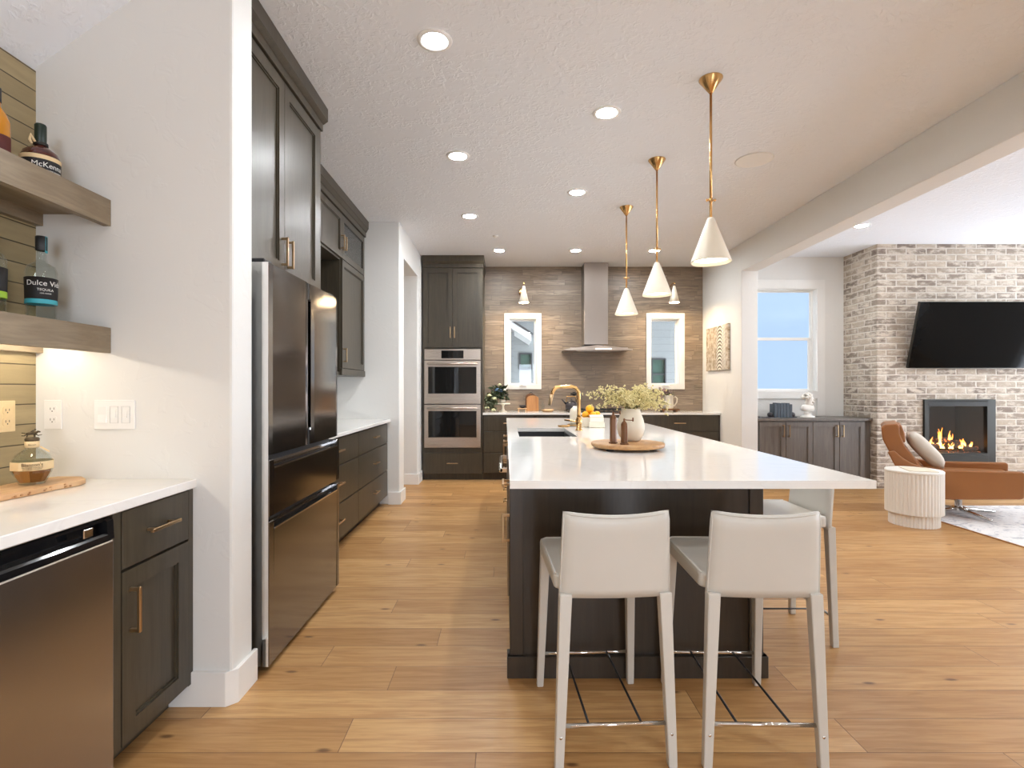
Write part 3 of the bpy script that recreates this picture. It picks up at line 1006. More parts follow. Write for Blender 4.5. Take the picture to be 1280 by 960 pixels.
# ------------------------------------------------------------------ refrigerator and its cabinet
FX = -1.027
fr = thing('refrigerator', 'dark stainless french door refrigerator beside the wing wall', 'refrigerator', (FX, 2.30, 0), pi / 2)
W = .975
MB().box(.0, W, .09, .82, .04, 1.79, bev=.004).box(.03, W - .03, .12, .8, 0, .04).build('body', 'fridgeside', fr)
def fdoor(x0, x1, z0, z1, name, notch=None):
    m = MB()
    r = .012
    # slightly bowed front, from a plan outline
    n = 10
    pts = []
    for k in range(n + 1):
        x = x0 + (x1 - x0) * k / n
        s = (x - 0) / W * 2 - 1
        y = .006 * s * s + (.0 if 0 < k < n else .006)
        pts.append((x, y))
    pts += [(x1, .082), (x0, .082)]
    m.prism(pts, 'z', z0, z1)
    return m.build(name, 'fridge', fr)
mid = W / 2
dl = fdoor(.002, mid - .02, .955, 1.80, 'door')
dr = fdoor(mid + .012, W - .002, .955, 1.80, 'door')
for d, xs in ((dl, (mid - .02, mid - .003)), (dr, (mid + .003, mid + .012))):
    MB().box(xs[0], xs[1], .004, .08, .955, 1.04).box(xs[0], xs[1], .004, .08, 1.715, 1.80).box(xs[0], xs[1], .045, .08, 1.04, 1.715).build('grip_channel', 'blackm' if d is dl else 'fridge', d)
MB().box(mid + .0105, mid + .0125, .0, .03, 1.03, 1.72).build('trim_strip', 'chrome', dr)
for z0, z1 in ((.685, .935), (.035, .665)):
    m = MB()
    pr = [(.004, z0), (.082, z0), (.082, z1), (.055, z1), (.05, z1 - .03), (.012, z1 - .034), (.0, z1 - .04)]
    m.prism(pr, 'x', .002 + .05, W - .04)
    m.box(.002, .052, .0, .082, z0, z1, bev=.004)
    m.box(W - .04, W - .002, .0, .082, z0, z1, bev=.004)
    d = m.build('drawer', 'fridge', fr)
    MB().box(.055, W - .042, -.001, .006, z1 - .043, z1 - .036).build('handle', 'chrome', d)
    MB().box(.052, W - .04, .052, .058, z1 - .03, z1 + .012).build('grip_recess', 'blackm', d)
MB().box(.0005, .004, .004, .082, .035, 1.80).build('door_edge', 'chrome', fr)
MB().box(.02, .10, .03, .2, 1.795, 1.822, bev=.004).build('hinge_cover', 'blackm', fr)
MB().box(W - .10, W - .02, .03, .2, 1.795, 1.822, bev=.004).build('hinge_cover', 'blackm', fr)

fc = thing('refrigerator_cabinet', 'tall dark cabinet with two shaker doors above the refrigerator', 'cabinet', (-1.19, 2.262, 0), pi / 2)
W = 1.100
m = MB()
m.box(0, W, 0, .67, 1.84, 2.89)
m.build('body', 'cab', fc)
MB().box(W - .035, W, -.018, .67, 0, 2.89, bev=.001).build('side_panel', 'cab', fc)
door(fc, .03, .545, 1.845, 2.875, (.508, 1.965, .15, True), rail=.065)
door(fc, .545, 1.063, 1.845, 2.875, (.582, 1.965, .15, True), rail=.065)
crown(fc, 0, W, 2.885, (False, True), .67)

# ------------------------------------------------------------------ coffee run beyond the refrigerator
LY0 = 3.385
uc = thing('upper_cabinet', 'upper cabinet run with glass door, open niche and tall door beyond the refrigerator', 'cabinet', (-1.52, LY0, 0), pi / 2)
W = 2.28; q = 1.49
m = MB()
for a in ((0, W, .325, .345, 1.37, 2.87), (0, .02, 0, .345, 1.37, 2.87), (q - .012, q + .012, 0, .345, 1.37, 2.87), (W - .022, W, -.012, .345, 1.37, 2.87),
          (0, W, 0, .345, 1.37, 1.40), (0, W, 0, .345, 2.43, 2.452), (0, W, 0, .345, 2.85, 2.87)):
    m.box(*a)
m.build('body', ['cab'], uc)
MB().box(.02, q - .012, .30, .324, 1.40, 2.43).build('niche_back', 'blackm', uc)
door(uc, .02, .745, 2.447, 2.855, (.70, 2.59, .13, True))
door(uc, .745, q, 2.447, 2.855, (q - .035, 2.59, .13, True))
door(uc, q, W - .022, 2.447, 2.855, (q + .035, 2.59, .13, True), glass=True)
door(uc, q, W - .022, 1.435, 2.442, (q + .035, 1.555, .13, True))
MB().box(q - .01, W + .004, -.022, .0, 1.37, 1.432, bev=.003).build('light_rail', 'cab', uc)
crown(uc, 0, W, 2.865, (False, True), .345)

bc = thing('base_cabinet', 'dark drawer base under the short counter beyond the refrigerator', 'cabinet', (-1.27, LY0, 0), pi / 2)
MB().box(0, 2.27, 0, .57, .1, .885).box(0, 2.27, .07, .57, 0, .1).build('body', 'cabdark', bc)
for x0, x1 in ((.01, 1.125), (1.13, 2.245)):
    for z0, z1 in ((.105, .372), (.378, .662), (.668, .872)):
        drawer(bc, x0, x1, z0, z1, ((x0 + x1) / 2, (z0 + z1) / 2 + .01, .16, False))
tag(MB().box(-1.87, -1.225, LY0, 5.67, .886, .915, bev=.003).build('coffee_countertop', 'quartz'), 'white quartz counter under the upper cabinets beyond the refrigerator', 'countertop')

# ------------------------------------------------------------------ oven tower
ot = thing('oven_cabinet', 'floor to ceiling dark cabinet housing the double oven', 'cabinet', (-1.112, 7.15, 0))
W = .812
m = MB().slab((0, W), (.1, 2.88), 0, .62, [(.028, W - .028, .435, 1.785)], 'y')
m.box(0, W, .07, .62, 0, .1)
m.build('body', 'cab', ot)
door(ot, .01, W / 2, 1.80, 2.87, (W / 2 - .028, 2.0, .15, True), rail=.06)
door(ot, W / 2, W - .01, 1.80, 2.87, (W / 2 + .028, 2.0, .15, True), rail=.06)
drawer(ot, .01, W - .01, .09, .375, (W / 2, .235, .15, False))
crown(ot, 0, W, 2.875, (False, True), .62)
ov = thing('double_oven', 'steel double wall oven with two dark glass doors', 'oven', (-.706, 7.15, .44))
MB().box(-.375, .375, -.012, .55, .0, 1.34, bev=.003).build('body', 'blackm', ov)
cp = MB().box(-.378, .378, -.03, -.012, 1.19, 1.335, bev=.003).build('control_panel', 'steel', ov)
MB().box(-.15, .15, -.032, -.029, 1.21, 1.315).build('display', 'darkglass', cp)
for z0, z1 in ((.595, 1.18), (.005, .585)):
    d = MB().box(-.378, .378, -.045, -.013, z0, z1, bev=.004).build('door', 'steel', ov)
    MB().box(-.325, .325, -.048, -.044, z0 + .14, z1 - .085, bev=.001).build('oven_window', 'darkglass', d)
    MB().tube([(-.335, -.09, z1 - .045), (.335, -.09, z1 - .045)], .013, n=12).box(-.33, -.312, -.09, -.044, z1 - .055, z1 - .035).box(.312, .33, -.09, -.044, z1 - .055, z1 - .035).build('handle', 'steel', d)

# ------------------------------------------------------------------ back run
def base(label, x0, x1, cols=1):
    t = thing('base_cabinet', label, 'cabinet', (x0, 7.15, 0))
    w = x1 - x0
    MB().box(0, w, 0, .62, .1, .885).box(0, w, .07, .62, 0, .1).build('body', 'cabdark', t)
    for z0, z1 in ((.105, .372), (.378, .662), (.668, .872)):
        drawer(t, .012, w - .03, z0, z1, (w / 2, (z0 + z1) / 2 + .005, .16, False))
    return t
base('dark three drawer base cabinet beside the oven tower', -.298, .42)
base('dark drawer base cabinet between oven side and range', .42, .82)
base('dark base cabinet under the cooktop', .82, 1.80)
base('dark wide drawer base cabinet ending at the right kitchen wall', 1.80, 2.914)
tag(MB().box(-.298, 2.914, 7.12, 7.774, .886, .915, bev=.003).build('back_countertop', 'quartz'), 'white quartz counter along the tiled wall', 'countertop')
ck = thing('cooktop', 'black cooktop set in the tiled wall counter under the hood', 'cooktop', (1.3125, 7.43, .915))
MB().box(-.455, .455, -.26, .26, .0005, .012, bev=.003).build('glass_top', 'black', ck)
for gx in (-.3, 0, .3):
    m = MB()
    for a in (-.12, 0, .12):
        m.box(gx + a - .006, gx + a + .006, -.22, .22, .03, .042)
    for a in (-.2, 0, .2):
        m.box(gx - .135, gx + .135, a - .006, a + .006, .03, .042)
    for a in (-.12, .12):
        for c in (-.2, .2):
            m.box(gx + a - .006, gx + a + .006, c - .006, c + .006, .012, .03)
    m.build('grate', 'blackm', ck)
hd = thing('range_hood', 'steel chimney hood with flat winged canopy over the cooktop', 'hood', (1.30, 7.775, 1.77))
MB().box(-.17, .17, -.26, 0, .10, CZ - 1.771, bev=.002).build('chimney', 'steelv', hd)
m = MB()
prof = []
for k in range(25):
    s = k / 24 * 2 - 1
    prof.append((s * .468, .012 + .075 * (1 - abs(s)) ** .8 * (1 if abs(s) > .0 else 1) - .018 * 0))
top = [(x, .018 + .058 * max(0, 1 - abs(x) / .468) ** 0.9) for x, _ in prof]
bot = [(.468, .006), (.38, .0), (-.38, .0), (-.468, .006)]
m.prism(top + bot, 'y', -.48, 0)
m.build('canopy', 'steel', hd)
MB().box(-.40, .40, -.492, -.48, .0, .038, bev=.003).build('front_rim', 'steel', hd)
MB().box(-.05, .17, -.494, -.4915, .014, .030).build('control_strip', 'led_white', hd)
MB().box(-.30, .30, -.42, -.08, -.006, -.0005).build('filter', 'steelv', hd)

# sconces
def sconce(x, label):
    t = thing('sconce', label, 'lamp', (x, 7.774, 2.66), 0, 'cone sconces above the kitchen windows')
    MB().lathe([(0, 0), (.062, 0), (.062, .012), (.05, .018), (0, .018)], n=24, M=Matrix.Rotation(pi / 2, 4, 'X')).build('backplate', 'brass', t)
    MB().tube([(0, -.018, 0), (0, -.36, .06), (0, -.42, .055)], .007, n=8).build('arm', 'brass', t)
    MB().lathe([(.006, .015), (.016, .01), (.070, -.222), (.066, -.222), (.012, .0)], n=24).build('shade', 'white', t, loc=(0, -.42, 0))
    MB().lathe([(0, -.214), (.0665, -.214), (.0665, -.219), (0, -.219)], n=20).build('lens', 'bulb2', t, loc=(0, -.42, 0))
sconce(.265, 'white cone wall sconce over the kitchen window nearer the ovens')
sconce(2.36, 'white cone wall sconce over the kitchen window nearer the wall art')

# ------------------------------------------------------------------ ceiling fixtures
pd = thing('pendant_light', '', 'lamp', (1.19, 3.05, CZ), 0, 'brass and white cone pendants over the island')
MB().lathe([(0, 0), (.066, 0), (.066, -.004), (.012, -.080), (.010, -.082), (0, -.082)], n=32).build('canopy', 'brass', pd)
MB().tube([(0, 0, -.078), (0, 0, -.80)], .0075, n=12).build('rod', 'brass', pd)
MB().tube([(-.022, 0, -.70), (.022, 0, -.70)], .005, n=8).ball((-.022, 0, -.70), .008).ball((.022, 0, -.70), .008).lathe([(.011, -.71), (.012, -.70), (.011, -.69)], n=12).build('knob', 'brass', pd)
MB().lathe([(.009, -.80), (.016, -.803), (.024, -.818), (.112, -1.055), (.112, -1.06), (.107, -1.06), (.020, -.828), (0, -.825)], n=40).build('shade', 'white', pd)
MB().lathe([(0, -1.035), (.097, -1.035), (.097, -1.040), (0, -1.040)], n=32).build('lens', 'bulb', pd)
p2 = copy_tree(pd); p2.location = (1.19, 4.13, CZ)
p3 = copy_tree(pd); p3.location = (1.20, 5.21, CZ)
pd['label'] = 'brass rod pendant with white cone shade, over the stool end of the island'
p2['label'] = 'brass rod pendant with white cone shade, the middle one of the row'
p3['label'] = 'brass rod pendant with white cone shade, end of the row towards the range hood'

dl_root = thing('downlight', '', 'lamp', (-.36, 2.71, CZ), 0, 'recessed ceiling downlights')
MB().lathe([(.062, -.003), (.068, -.008), (.088, -.006), (.091, -.0005), (.06, -.0005)], n=32).build('trim_ring', 'plastic', dl_root)
MB().lathe([(0, -.0035), (.0625, -.0035), (.0625, -.0005), (0, -.0005)], n=28).build('lens', 'down', dl_root)
spots = [
    (.66, 3.42, 'recessed round downlight over the long aisle edge of the island slab'),
    (-.36, 4.06, 'recessed round downlight in front of the upper cabinets with the niche'),
    (.66, 4.81, 'recessed round downlight above the sink stretch of the island'),
    (-.365, 5.48, 'recessed round downlight close to the passage wall corner'),
    (-.07, 6.85, 'recessed round downlight just right of the oven tower crown'),
    (.92, 6.85, 'recessed round downlight in front of the hood chimney'),
    (1.94, 6.85, 'recessed round downlight behind the rod of the middle pendant'),
    (3.92, 5.80, 'recessed round downlight in the living room ceiling beyond the beam')]
dl_root['label'] = 'largest recessed round downlight, in front of the refrigerator cabinet crown'
for x, y, lb in spots:
    c = copy_tree(dl_root); c.location = (x, y, CZ); c['label'] = lb
# unseen downlights added to brighten the room, overhead and behind the camera
for x, y in ((-.36, -.9), (.8, -1.1), (2.2, .6), (5.9, 5.2), (7.2, 2.8), (4.2, 3.0), (4.2, .5), (6.2, .5), (4.2, -2.0), (6.2, -2.0)):
    c = copy_tree(dl_root); c.location = (x, y, CZ); c['label'] = 'added recessed round downlight out of the picture'
sp = thing('ceiling_speaker', 'flush white round ceiling speaker between the pendants and the beam', 'speaker', (1.95, 4.13, CZ))
MB().lathe([(0, -.006), (.128, -.006), (.139, -.004), (.14, -.0005), (0, -.0005)], n=40).build('grille', 'plastic', sp)
tag(MB().lathe([(0, -.02), (.012, -.02), (.03, -.005), (.035, -.0005), (0, -.0005)], n=20).build('sprinkler_cap', 'plastic', None, (-.11, 6.2, CZ)),
    'tiny white sprinkler cap on the ceiling before the oven tower', 'sprinkler')

# ------------------------------------------------------------------ wall art
ar = thing('relief_panel', 'gold and silver relief panel with fanned ridges on the right kitchen wall', 'art', (2.914, 7.195, 1.79), -pi / 2)
MB().box(-.375, .375, -.028, -.001, -.30, .30, bev=.003).build('panel', 'art', ar)

# ------------------------------------------------------------------ living room wall
bi = thing('built_in_cabinet', 'grey brown low built-in cabinet under the living room window', 'cabinet', (3.135, 6.66, 0))
W = 1.475
MB().box(0, W, 0, .53, .08, .835).box(0, W, .06, .53, 0, .08).build('body', 'cabgrey', bi)
MB().box(-.003, W + .008, -.035, .535, .835, .868, bev=.004).build('cabinet_top', 'cabgrey', bi)
xs = [.065, .40, .74, 1.075, 1.395]
for k in range(4):
    hx = xs[k + 1] - .035 if k % 2 == 0 else xs[k] + .035
    door(bi, xs[k] + .002, xs[k + 1] - .002, .085, .822, (hx, .71, .15, True), rail=.055, mat='cabgrey')
tv = thing('television', 'large black television tilted down on the brick chimney breast', 'television', (5.66, 6.40, 1.888), 0)
tv.rotation_euler = (R(14), 0, 0)
MB().box(-.715, .715, -.018, .02, -.405, .405, bev=.004).build('body', 'gunmetal', tv)
MB().box(-.708, .708, -.0215, -.018, -.396, .400).build('screen', 'screen', tv)
MB().box(-.25, .25, .02, .06, -.15, .15, bev=.004).build('wall_bracket', 'blackm', tv)

fp = thing('fireplace', 'black gas fireplace insert with burning logs in the brick wall', 'fireplace', (5.625, 6.55, .29))
MB().slab((-.438, .438), (0, .818), -.03, .02, [(-.385, .335, .155, .735)], 'y').build('frame', 'gunmetal', fp)
m = MB()
m.box(-.39, .39, .02, .025, .14, .75) if False else None
m.box(-.40, .40, .44, .46, .05, .78).box(-.41, -.39, .02, .46, .05, .78).box(.34, .41, .02, .46, .05, .78).box(-.40, .40, .02, .46, .13, .15).box(-.40, .40, .02, .46, .74, .78)
m.build('firebox', 'firebox', fp)
m = MB()
for k in range(3):
    m.box(-.40, .35, -.036 + .003 * k, -.025, .752 + .019 * k, .764 + .019 * k, bev=.002)
m.build('louvre', 'blackm', fp)
MB().box(-.40, .35, -.034, -.028, .02, .13, bev=.003).build('lower_panel', 'gunmetal', fp)
MB().box(-.385, .335, -.006, -.002, .155, .735).build('glass_front', 'glass', fp)
for pts, r in (([(-.30, .12, .20), (.10, .20, .25)], .045), ([(-.05, .10, .24), (.30, .20, .19)], .045), ([(-.22, .26, .19), (.28, .28, .20)], .05),
               ([(-.15, .16, .29), (.12, .14, .27)], .032), ([(.05, .24, .30), (-.2, .22, .27)], .03), ([(.1, .08, .19), (.33, .1, .2)], .03)):
    a, b_ = Vector(pts[0]), Vector(pts[1])
    n = 7
    pp = [a.lerp(b_, k / n) + Vector((0, 0, random.uniform(-.008, .008))) for k in range(n + 1)]
    MB().tube(pp, [r * random.uniform(.85, 1.1) for _ in pp], n=10).build('log', 'ember', fp)
MB().box(-.38, .33, .05, .42, .150, .165).build('ember_bed', 'ember', fp)
rf = random.Random(3)
for x, y, h, w in ((-.20, .17, .14, .06), (-.13, .14, .24, .07), (-.06, .20, .27, .07), (.0, .15, .26, .07), (.07, .18, .18, .06), (.15, .14, .12, .05), (-.27, .14, .07, .04),
                   (.21, .16, .14, .05), (.28, .15, .10, .04), (-.02, .08, .08, .05), (-.12, .08, .07, .05), (.10, .09, .06, .04)):
    prof = []
    m = MB()
    for j in range(3):
        pts = []; rs = []
        ox, oy = rf.uniform(-.5, .5) * w, rf.uniform(-.02, .02)
        hh = h * rf.uniform(.55, 1.0); ph = rf.uniform(0, 6)
        for k in range(9):
            s = k / 8
            pts.append((x + ox * (1 - s * .5) + .02 * sin(ph + s * 5) * s, y + oy, .20 + hh * s))
            rs.append(max(.0012, w * .30 * (1 - s) ** .8 * (0.55 + 1.3 * s * (1 - s))))
        m.tube(pts, rs, n=8)
    m.build('flame', 'flame', fp)

rug = thing('area_rug', 'pale grey distressed rug under the leather lounge chair', 'rug', (5.5, 3.7, 0))
MB().box(-1.435, 1.435, -2.2, 1.87, .002, .011, bev=.002).build('pile', 'rug', rug)
MB().slab((-1.442, 1.442), (-2.207, 1.877), .001, .009, [(-1.434, 1.434, -2.199, 1.869)], 'z').build('binding', 'walnut', rug)

# lounge chair
lc = thing('lounge_chair', 'brown leather swivel lounge chair in front of the fireplace', 'armchair', (4.50, 5.24, .012), R(-35))
def side(ys, name):
    pr = [(.40, .49), (.415, .475), (.41, .258), (.39, .243), (-.08, .185), (-.30, .17), (-.40, .22), (-.46, .34), (-.53, .50), (-.575, .60), (-.52, .615), (-.45, .545), (-.38, .50), (-.30, .472), (-.16, .458), (.1, .472)]
    return MB().prism(pr, 'y', ys - .035, ys + .035, bev=.012, seg=3, smooth=False).build(name, 'tan', lc)
side(-.355, 'arm'); side(.355, 'arm')
MB().prism([(-.36, .17), (-.08, .175), (.375, .245), (.375, .30), (-.36, .27)], 'y', -.322, .322, bev=.008, seg=2).build('seat_base', 'tan', lc)
MB().prism([(-.34, .28), (.385, .31), (.40, .34), (.395, .40), (.37, .425), (-.30, .40)], 'y', -.318, .318, bev=.02, seg=3).build('seat_cushion', 'tan', lc)
MB().prism([(-.36, .25), (-.46, .40), (-.555, .585), (-.615, .72), (-.625, .84), (-.60, .87), (-.50, .885), (-.475, .86), (-.475, .78), (-.43, .66), (-.33, .50), (-.25, .40), (-.30, .26)], 'y', -.318, .318, bev=.014, seg=3).build('backrest', 'tan', lc)
MB().prism([(-.49, .70), (-.47, .685), (-.425, .70), (-.43, .78), (-.455, .862), (-.48, .872)], 'y', -.30, .30, bev=.014, seg=3).build('headrest_pad', 'tan', lc)
MB().lathe([(.032, .02), (.030, .06), (.030, .18), (.07, .185), (.07, .195), (0, .195)], n=20).build('pedestal', 'chrome', lc)
for a in (35, 125, 215, 305):
    d = Vector((cos(R(a)), sin(R(a)), 0))
    MB().tube([d * .015 + Vector((0, 0, .055)), d * .08 + Vector((0, 0, .038)), d * .36 + Vector((0, 0, .012))], [.022, .017, .010], n=10).build('leg', 'chrome', lc)
# scatter cushion leaning on its back
bm = bmesh.new()
N = 14
def cush(i, j, s):
    u = i / N * 2 - 1; v = j / N * 2 - 1
    k = (1 - u ** 4) * (1 - v ** 4)
    pin = 1 - .06 * (u * u * v * v) + 0
    edge = 1 - .05 * (1 - abs(u)) * abs(v) - .0
    return (u * .21 * (1 - .05 * (1 - v * v) * 0), s * .075 * max(0, k) ** .55, v * .21)
g = [[[bm.verts.new(cush(i, j, s)) for j in range(N + 1)] for i in range(N + 1)] for s in (-1, 1)]
for s in (0, 1):
    for i in range(N):
        for j in range(N):
            bm.faces.new((g[s][i][j], g[s][i + 1][j], g[s][i + 1][j + 1], g[s][i][j + 1]))
bmesh.ops.remove_doubles(bm, verts=bm.verts, dist=.0005)
bmesh.ops.recalc_face_normals(bm, faces=bm.faces[:])
cu = MB().merge(bm, smooth=True).build('scatter_cushion', 'pillow')
# cushion plane normal along its local y; turn it to face the chair's front, leaning back
cu.matrix_world = Matrix.Translation((4.50 + .82 * -.262, 5.24 + .57 * .262, .625)) @ Matrix.Rotation(R(-35), 4, 'Z') @ Matrix.Rotation(R(-40), 4, 'Y') @ Matrix.Rotation(R(90), 4, 'Z')
tag(cu, 'oatmeal square cushion leaning in the leather lounge chair', 'cushion')

# fluted drum table
st = thing('drum_side_table', 'white fluted oval drum side table beside the leather chair', 'table', (3.765, 4.86, 0))
def flute(r0, n, d):
    pts = []
    for k in range(n * 4):
        a = 2 * pi * k / (n * 4)
        r = r0 + d * abs(sin(a * n / 2))
        pts.append((r * cos(a), r * sin(a)))
    return pts
MB().prism(flute(.212, 46, .009), 'z', .112, .478, smooth=False).build('drum', 'plaster', st)
MB().lathe([(0, .478), (.219, .478), (.222, .482), (.222, .496), (.218, .50), (0, .50)], n=60).build('tabletop', 'plaster', st)
MB().prism(flute(.184, 42, .009), 'z', .0, .112).build('plinth', 'plaster', st)
bk = thing('magazine', 'thin pale magazine lying on the white drum table', 'magazine', (3.79, 4.84, .501), R(-20))
MB().box(-.11, .11, -.14, .14, 0, .006, bev=.001).build('cover', 'paper', bk)

# books, ornaments and bust on the built-in
x = 3.475
bx = [(.036, .175), (.030, .19), (.038, .185), (.032, .178), (.040, .188), (.030, .172)]
names = ['dark navy hardback at the pillar end of the row of books', 'dark navy hardback, second in the row from the pillar', 'dark navy hardback, third in the row from the pillar',
         'dark navy hardback, third in the row from the bust', 'dark navy hardback, second in the row from the bust', 'dark navy hardback at the bust end of the row of books']
for (w, h), lb in zip(bx, names):
    t = thing('book', lb, 'book', (x, 6.80, .8685), 0, 'navy books on the built-in cabinet')
    MB().box(0, .004, 0, .13, 0, h, bev=.001).box(w - .004, w, 0, .13, 0, h, bev=.001).box(0, w, -.004, .004, 0, h, bev=.0015).build('cover', 'navy', t)
    MB().box(.004, w - .004, .004, .124, .004, h - .004).build('pages', 'paper', t)
    x += w + .004
for (xx, lb) in ((3.435, 'dark round bookend ornament on the pillar side of the books'), (3.725, 'dark round bookend ornament on the bust side of the books')):
    t = thing('bookend', lb, 'bookend', (xx, 6.84, .8685), 0, 'dark bookends')
    MB().ball((0, 0, .035), .034).box(-.034, .034, -.05, .05, 0, .008, bev=.002).build('ornament', 'slate', t)
tag(MB().box(-.06, .06, -.05, .05, 0, .012, bev=.004).build('tray', 'slate', None, (3.325, 6.76, .8685)), 'small flat dark tray on the built-in cabinet beside the pillar', 'tray')
bu = thing('bust_sculpture', 'white plaster bust of a woman on the built-in cabinet', 'sculpture', (3.90, 6.80, .8685))
m = MB()
m.lathe([(0, 0), (.085, 0), (.088, .012), (.07, .024), (.045, .034), (.04, .055), (.05, .066), (0, .07)], n=24)
m.build('plinth', 'marble', bu)
bm = bmesh.new()
def skinbody(verts, edges, radii, sub=2):
    me = bpy.data.meshes.new('bust')
    me.from_pydata(verts, edges, [])
    o = bpy.data.objects.new('bust', me); COL.objects.link(o)
    md = o.modifiers.new('s', 'SKIN')
    for v, r in zip(me.skin_vertices[0].data, radii):
        v.radius = r if isinstance(r, tuple) else (r, r)
    me.skin_vertices[0].data[0].use_root = True
    md2 = o.modifiers.new('u', 'SUBSURF'); md2.levels = sub; md2.render_levels = sub
    ev = bpy.data.meshes.new_from_object(o.evaluated_get(bpy.context.evaluated_depsgraph_get()))
    bpy.data.objects.remove(o)
    t = bmesh.new(); t.from_mesh(ev); bpy.data.meshes.remove(ev)
    return t
m = MB()
m.merge(skinbody([(0, 0, .075), (0, 0, .125), (.005, 0, .165), (.015, -.004, .20), (.022, -.006, .245), (.018, 0, .285), (-.085, .005, .13), (.085, .005, .125)],
                 [(0, 1), (1, 2), (2, 3), (3, 4), (4, 5), (1, 6), (1, 7)], [.05, .055, .034, .040, .052, .042, .036, .036]), smooth=True)
m.ball((.062, -.03, .232), .012, sc=(1, 1, .9)).ball((.05, -.028, .205), .02)
m.build('figure', 'marble', bu)
m = MB()
for k in range(40):
    a = random.uniform(0, 2 * pi); e = random.uniform(-.2, 1.4)
    p = Vector((-.004 + .055 * cos(a) * cos(e), .002 + .05 * sin(a) * cos(e), .262 + .05 * sin(e)))
    if p.x > .035 and p.z < .28: continue
    m.ball(p, random.uniform(.012, .018), n=8)
m.ball((-.055, .01, .26), .026).build('hair', 'marble', bu)

# ------------------------------------------------------------------ things on the island
sb = thing('serving_board', 'round wooden footed serving board on the island holding vase and mills', 'board', (.675, 2.905, .9155))
MB().lathe([(0, .012), (.185, .012), (.195, .016), (.198, .030), (.194, .036), (0, .036)], n=56).build('board', 'acacia', sb)
for a in (40, 140, 220, 320):
    MB().lathe([(0, 0), (.02, 0), (.02, .0125), (0, .0125)], cx=.15 * cos(R(a)), cy=.15 * sin(R(a)), n=14).build('foot', 'blackm', sb)
BZ = .952
vs = thing('vase', 'white ceramic vase on the round board holding the yellow blossoms', 'vase', (.712, 2.985, BZ))
MB().lathe([(0, .0), (.042, 0), (.050, .004), (.066, .03), (.0765, .065), (.077, .09), (.070, .12), (.058, .152), (.052, .172), (.053, .182), (.049, .182), (.047, .172), (.062, .12), (.069, .09), (.058, .03), (.04, .012), (0, .012)], n=44).build('body', 'cream', vs)
MAT['cream'].node_tree  # noqa
fl = thing('blossom_bouquet', 'spreading pale yellow blossom branches standing in the white vase', 'flowers', (.712, 2.985, BZ))
rb = random.Random(11)
stm, bl, lf = MB(), MB(), MB()
tips = []
for k in range(78):
    a = rb.uniform(0, 2 * pi); reach = rb.uniform(.05, .25) * (1.0 if abs(cos(a)) > .5 else .75)
    up = rb.uniform(.16, .285) - .35 * max(0, reach - .15)
    p0 = Vector((rb.uniform(-.02, .02), rb.uniform(-.02, .02), .10)); p1 = Vector((.034 * cos(a), .034 * sin(a), .19))
    p3 = Vector((reach * cos(a) - .008, reach * sin(a) * .9, up + .02))
    p2 = p1.lerp(p3, .5) + Vector((0, 0, .03))
    stm.tube([p0, p1, p2, p3], .0012, n=5)
    for q in range(15):
        s = rb.uniform(.15, 1.05)
        c = (p1.lerp(p2, s * 2) if s < .5 else p2.lerp(p3, s * 2 - 1)) + Vector((rb.gauss(0, .013), rb.gauss(0, .013), rb.gauss(0, .012)))
        if (c.xy.length < .055 and c.z < .186): continue
        for _ in range(3):
            d = c + Vector((rb.gauss(0, .005), rb.gauss(0, .005), rb.gauss(0, .005)))
            t = bmesh.new(); bmesh.ops.create_icosphere(t, subdivisions=1, radius=rb.uniform(.0030, .0055))
            bl.merge(t, mi=0, M=Matrix.Translation(d))
stm.build('stems', 'stem', fl)
o = bl.build('blossoms', 'blossom', fl); o['kind'] = 'stuff'

def grinder(label, x, y, h, r, ang):
    t = thing('pepper_mill', label, 'mill', (x, y, BZ), R(ang), 'copper brown pepper mills')
    b = MB()
    b.prism([(r * 1.32 * cos(R(60 * k + 30)), r * 1.32 * sin(R(60 * k + 30))) for k in range(6)], 'z', 0, .008, bev=.002)
    b.prism([(r * cos(R(60 * k + 30)), r * sin(R(60 * k + 30))) for k in range(6)], 'z', .008, h - .03, bev=.002)
    b.build('body', 'mill', t)
    MB().lathe([(r * .95, h - .03), (r * .8, h - .02), (r * .5, h - .012), (r * .28, h - .008), (r * .28, h + .004), (0, h + .006)], n=18).build('cap', 'mill', t)
    MB().tube([(0, 0, h - .002), (.046, 0, h - .004)], .0028, n=8).tube([(.045, 0, h - .010), (.045, 0, h + .010)], .0038, n=8).build('crank', 'mill', t)
grinder('taller copper brown crank mill standing on the round board', .583, 2.84, .165, .0185, 25)
grinder('shorter copper brown crank mill standing on the round board', .630, 2.785, .132, .019, -8)

sd = thing('soap_bottle', 'white soap bottle in a brass dish behind the faucet', 'bottle', (.625, 4.68, .924))
MB().lathe([(0, 0), (.045, 0), (.049, .006), (.049, .115), (.042, .14), (.024, .155), (.018, .165), (0, .166)], n=28).build('body', 'white', sd)
tag(MB().lathe([(0, 0), (.062, 0), (.074, .014), (.071, .014), (.06, .004), (0, .004)], n=32).build('soap_dish', 'brass', None, (.625, 4.68, .9155)), 'round brass dish under the white soap bottle', 'dish')
tag(MB().lathe([(0, 0), (.05, 0), (.058, .012), (.055, .012), (.047, .004), (0, .004)], n=28, sy=.8).build('brass_dish', 'brass', None, (.512, 4.56, .9155)), 'small empty brass dish at the far corner of the sink', 'dish')

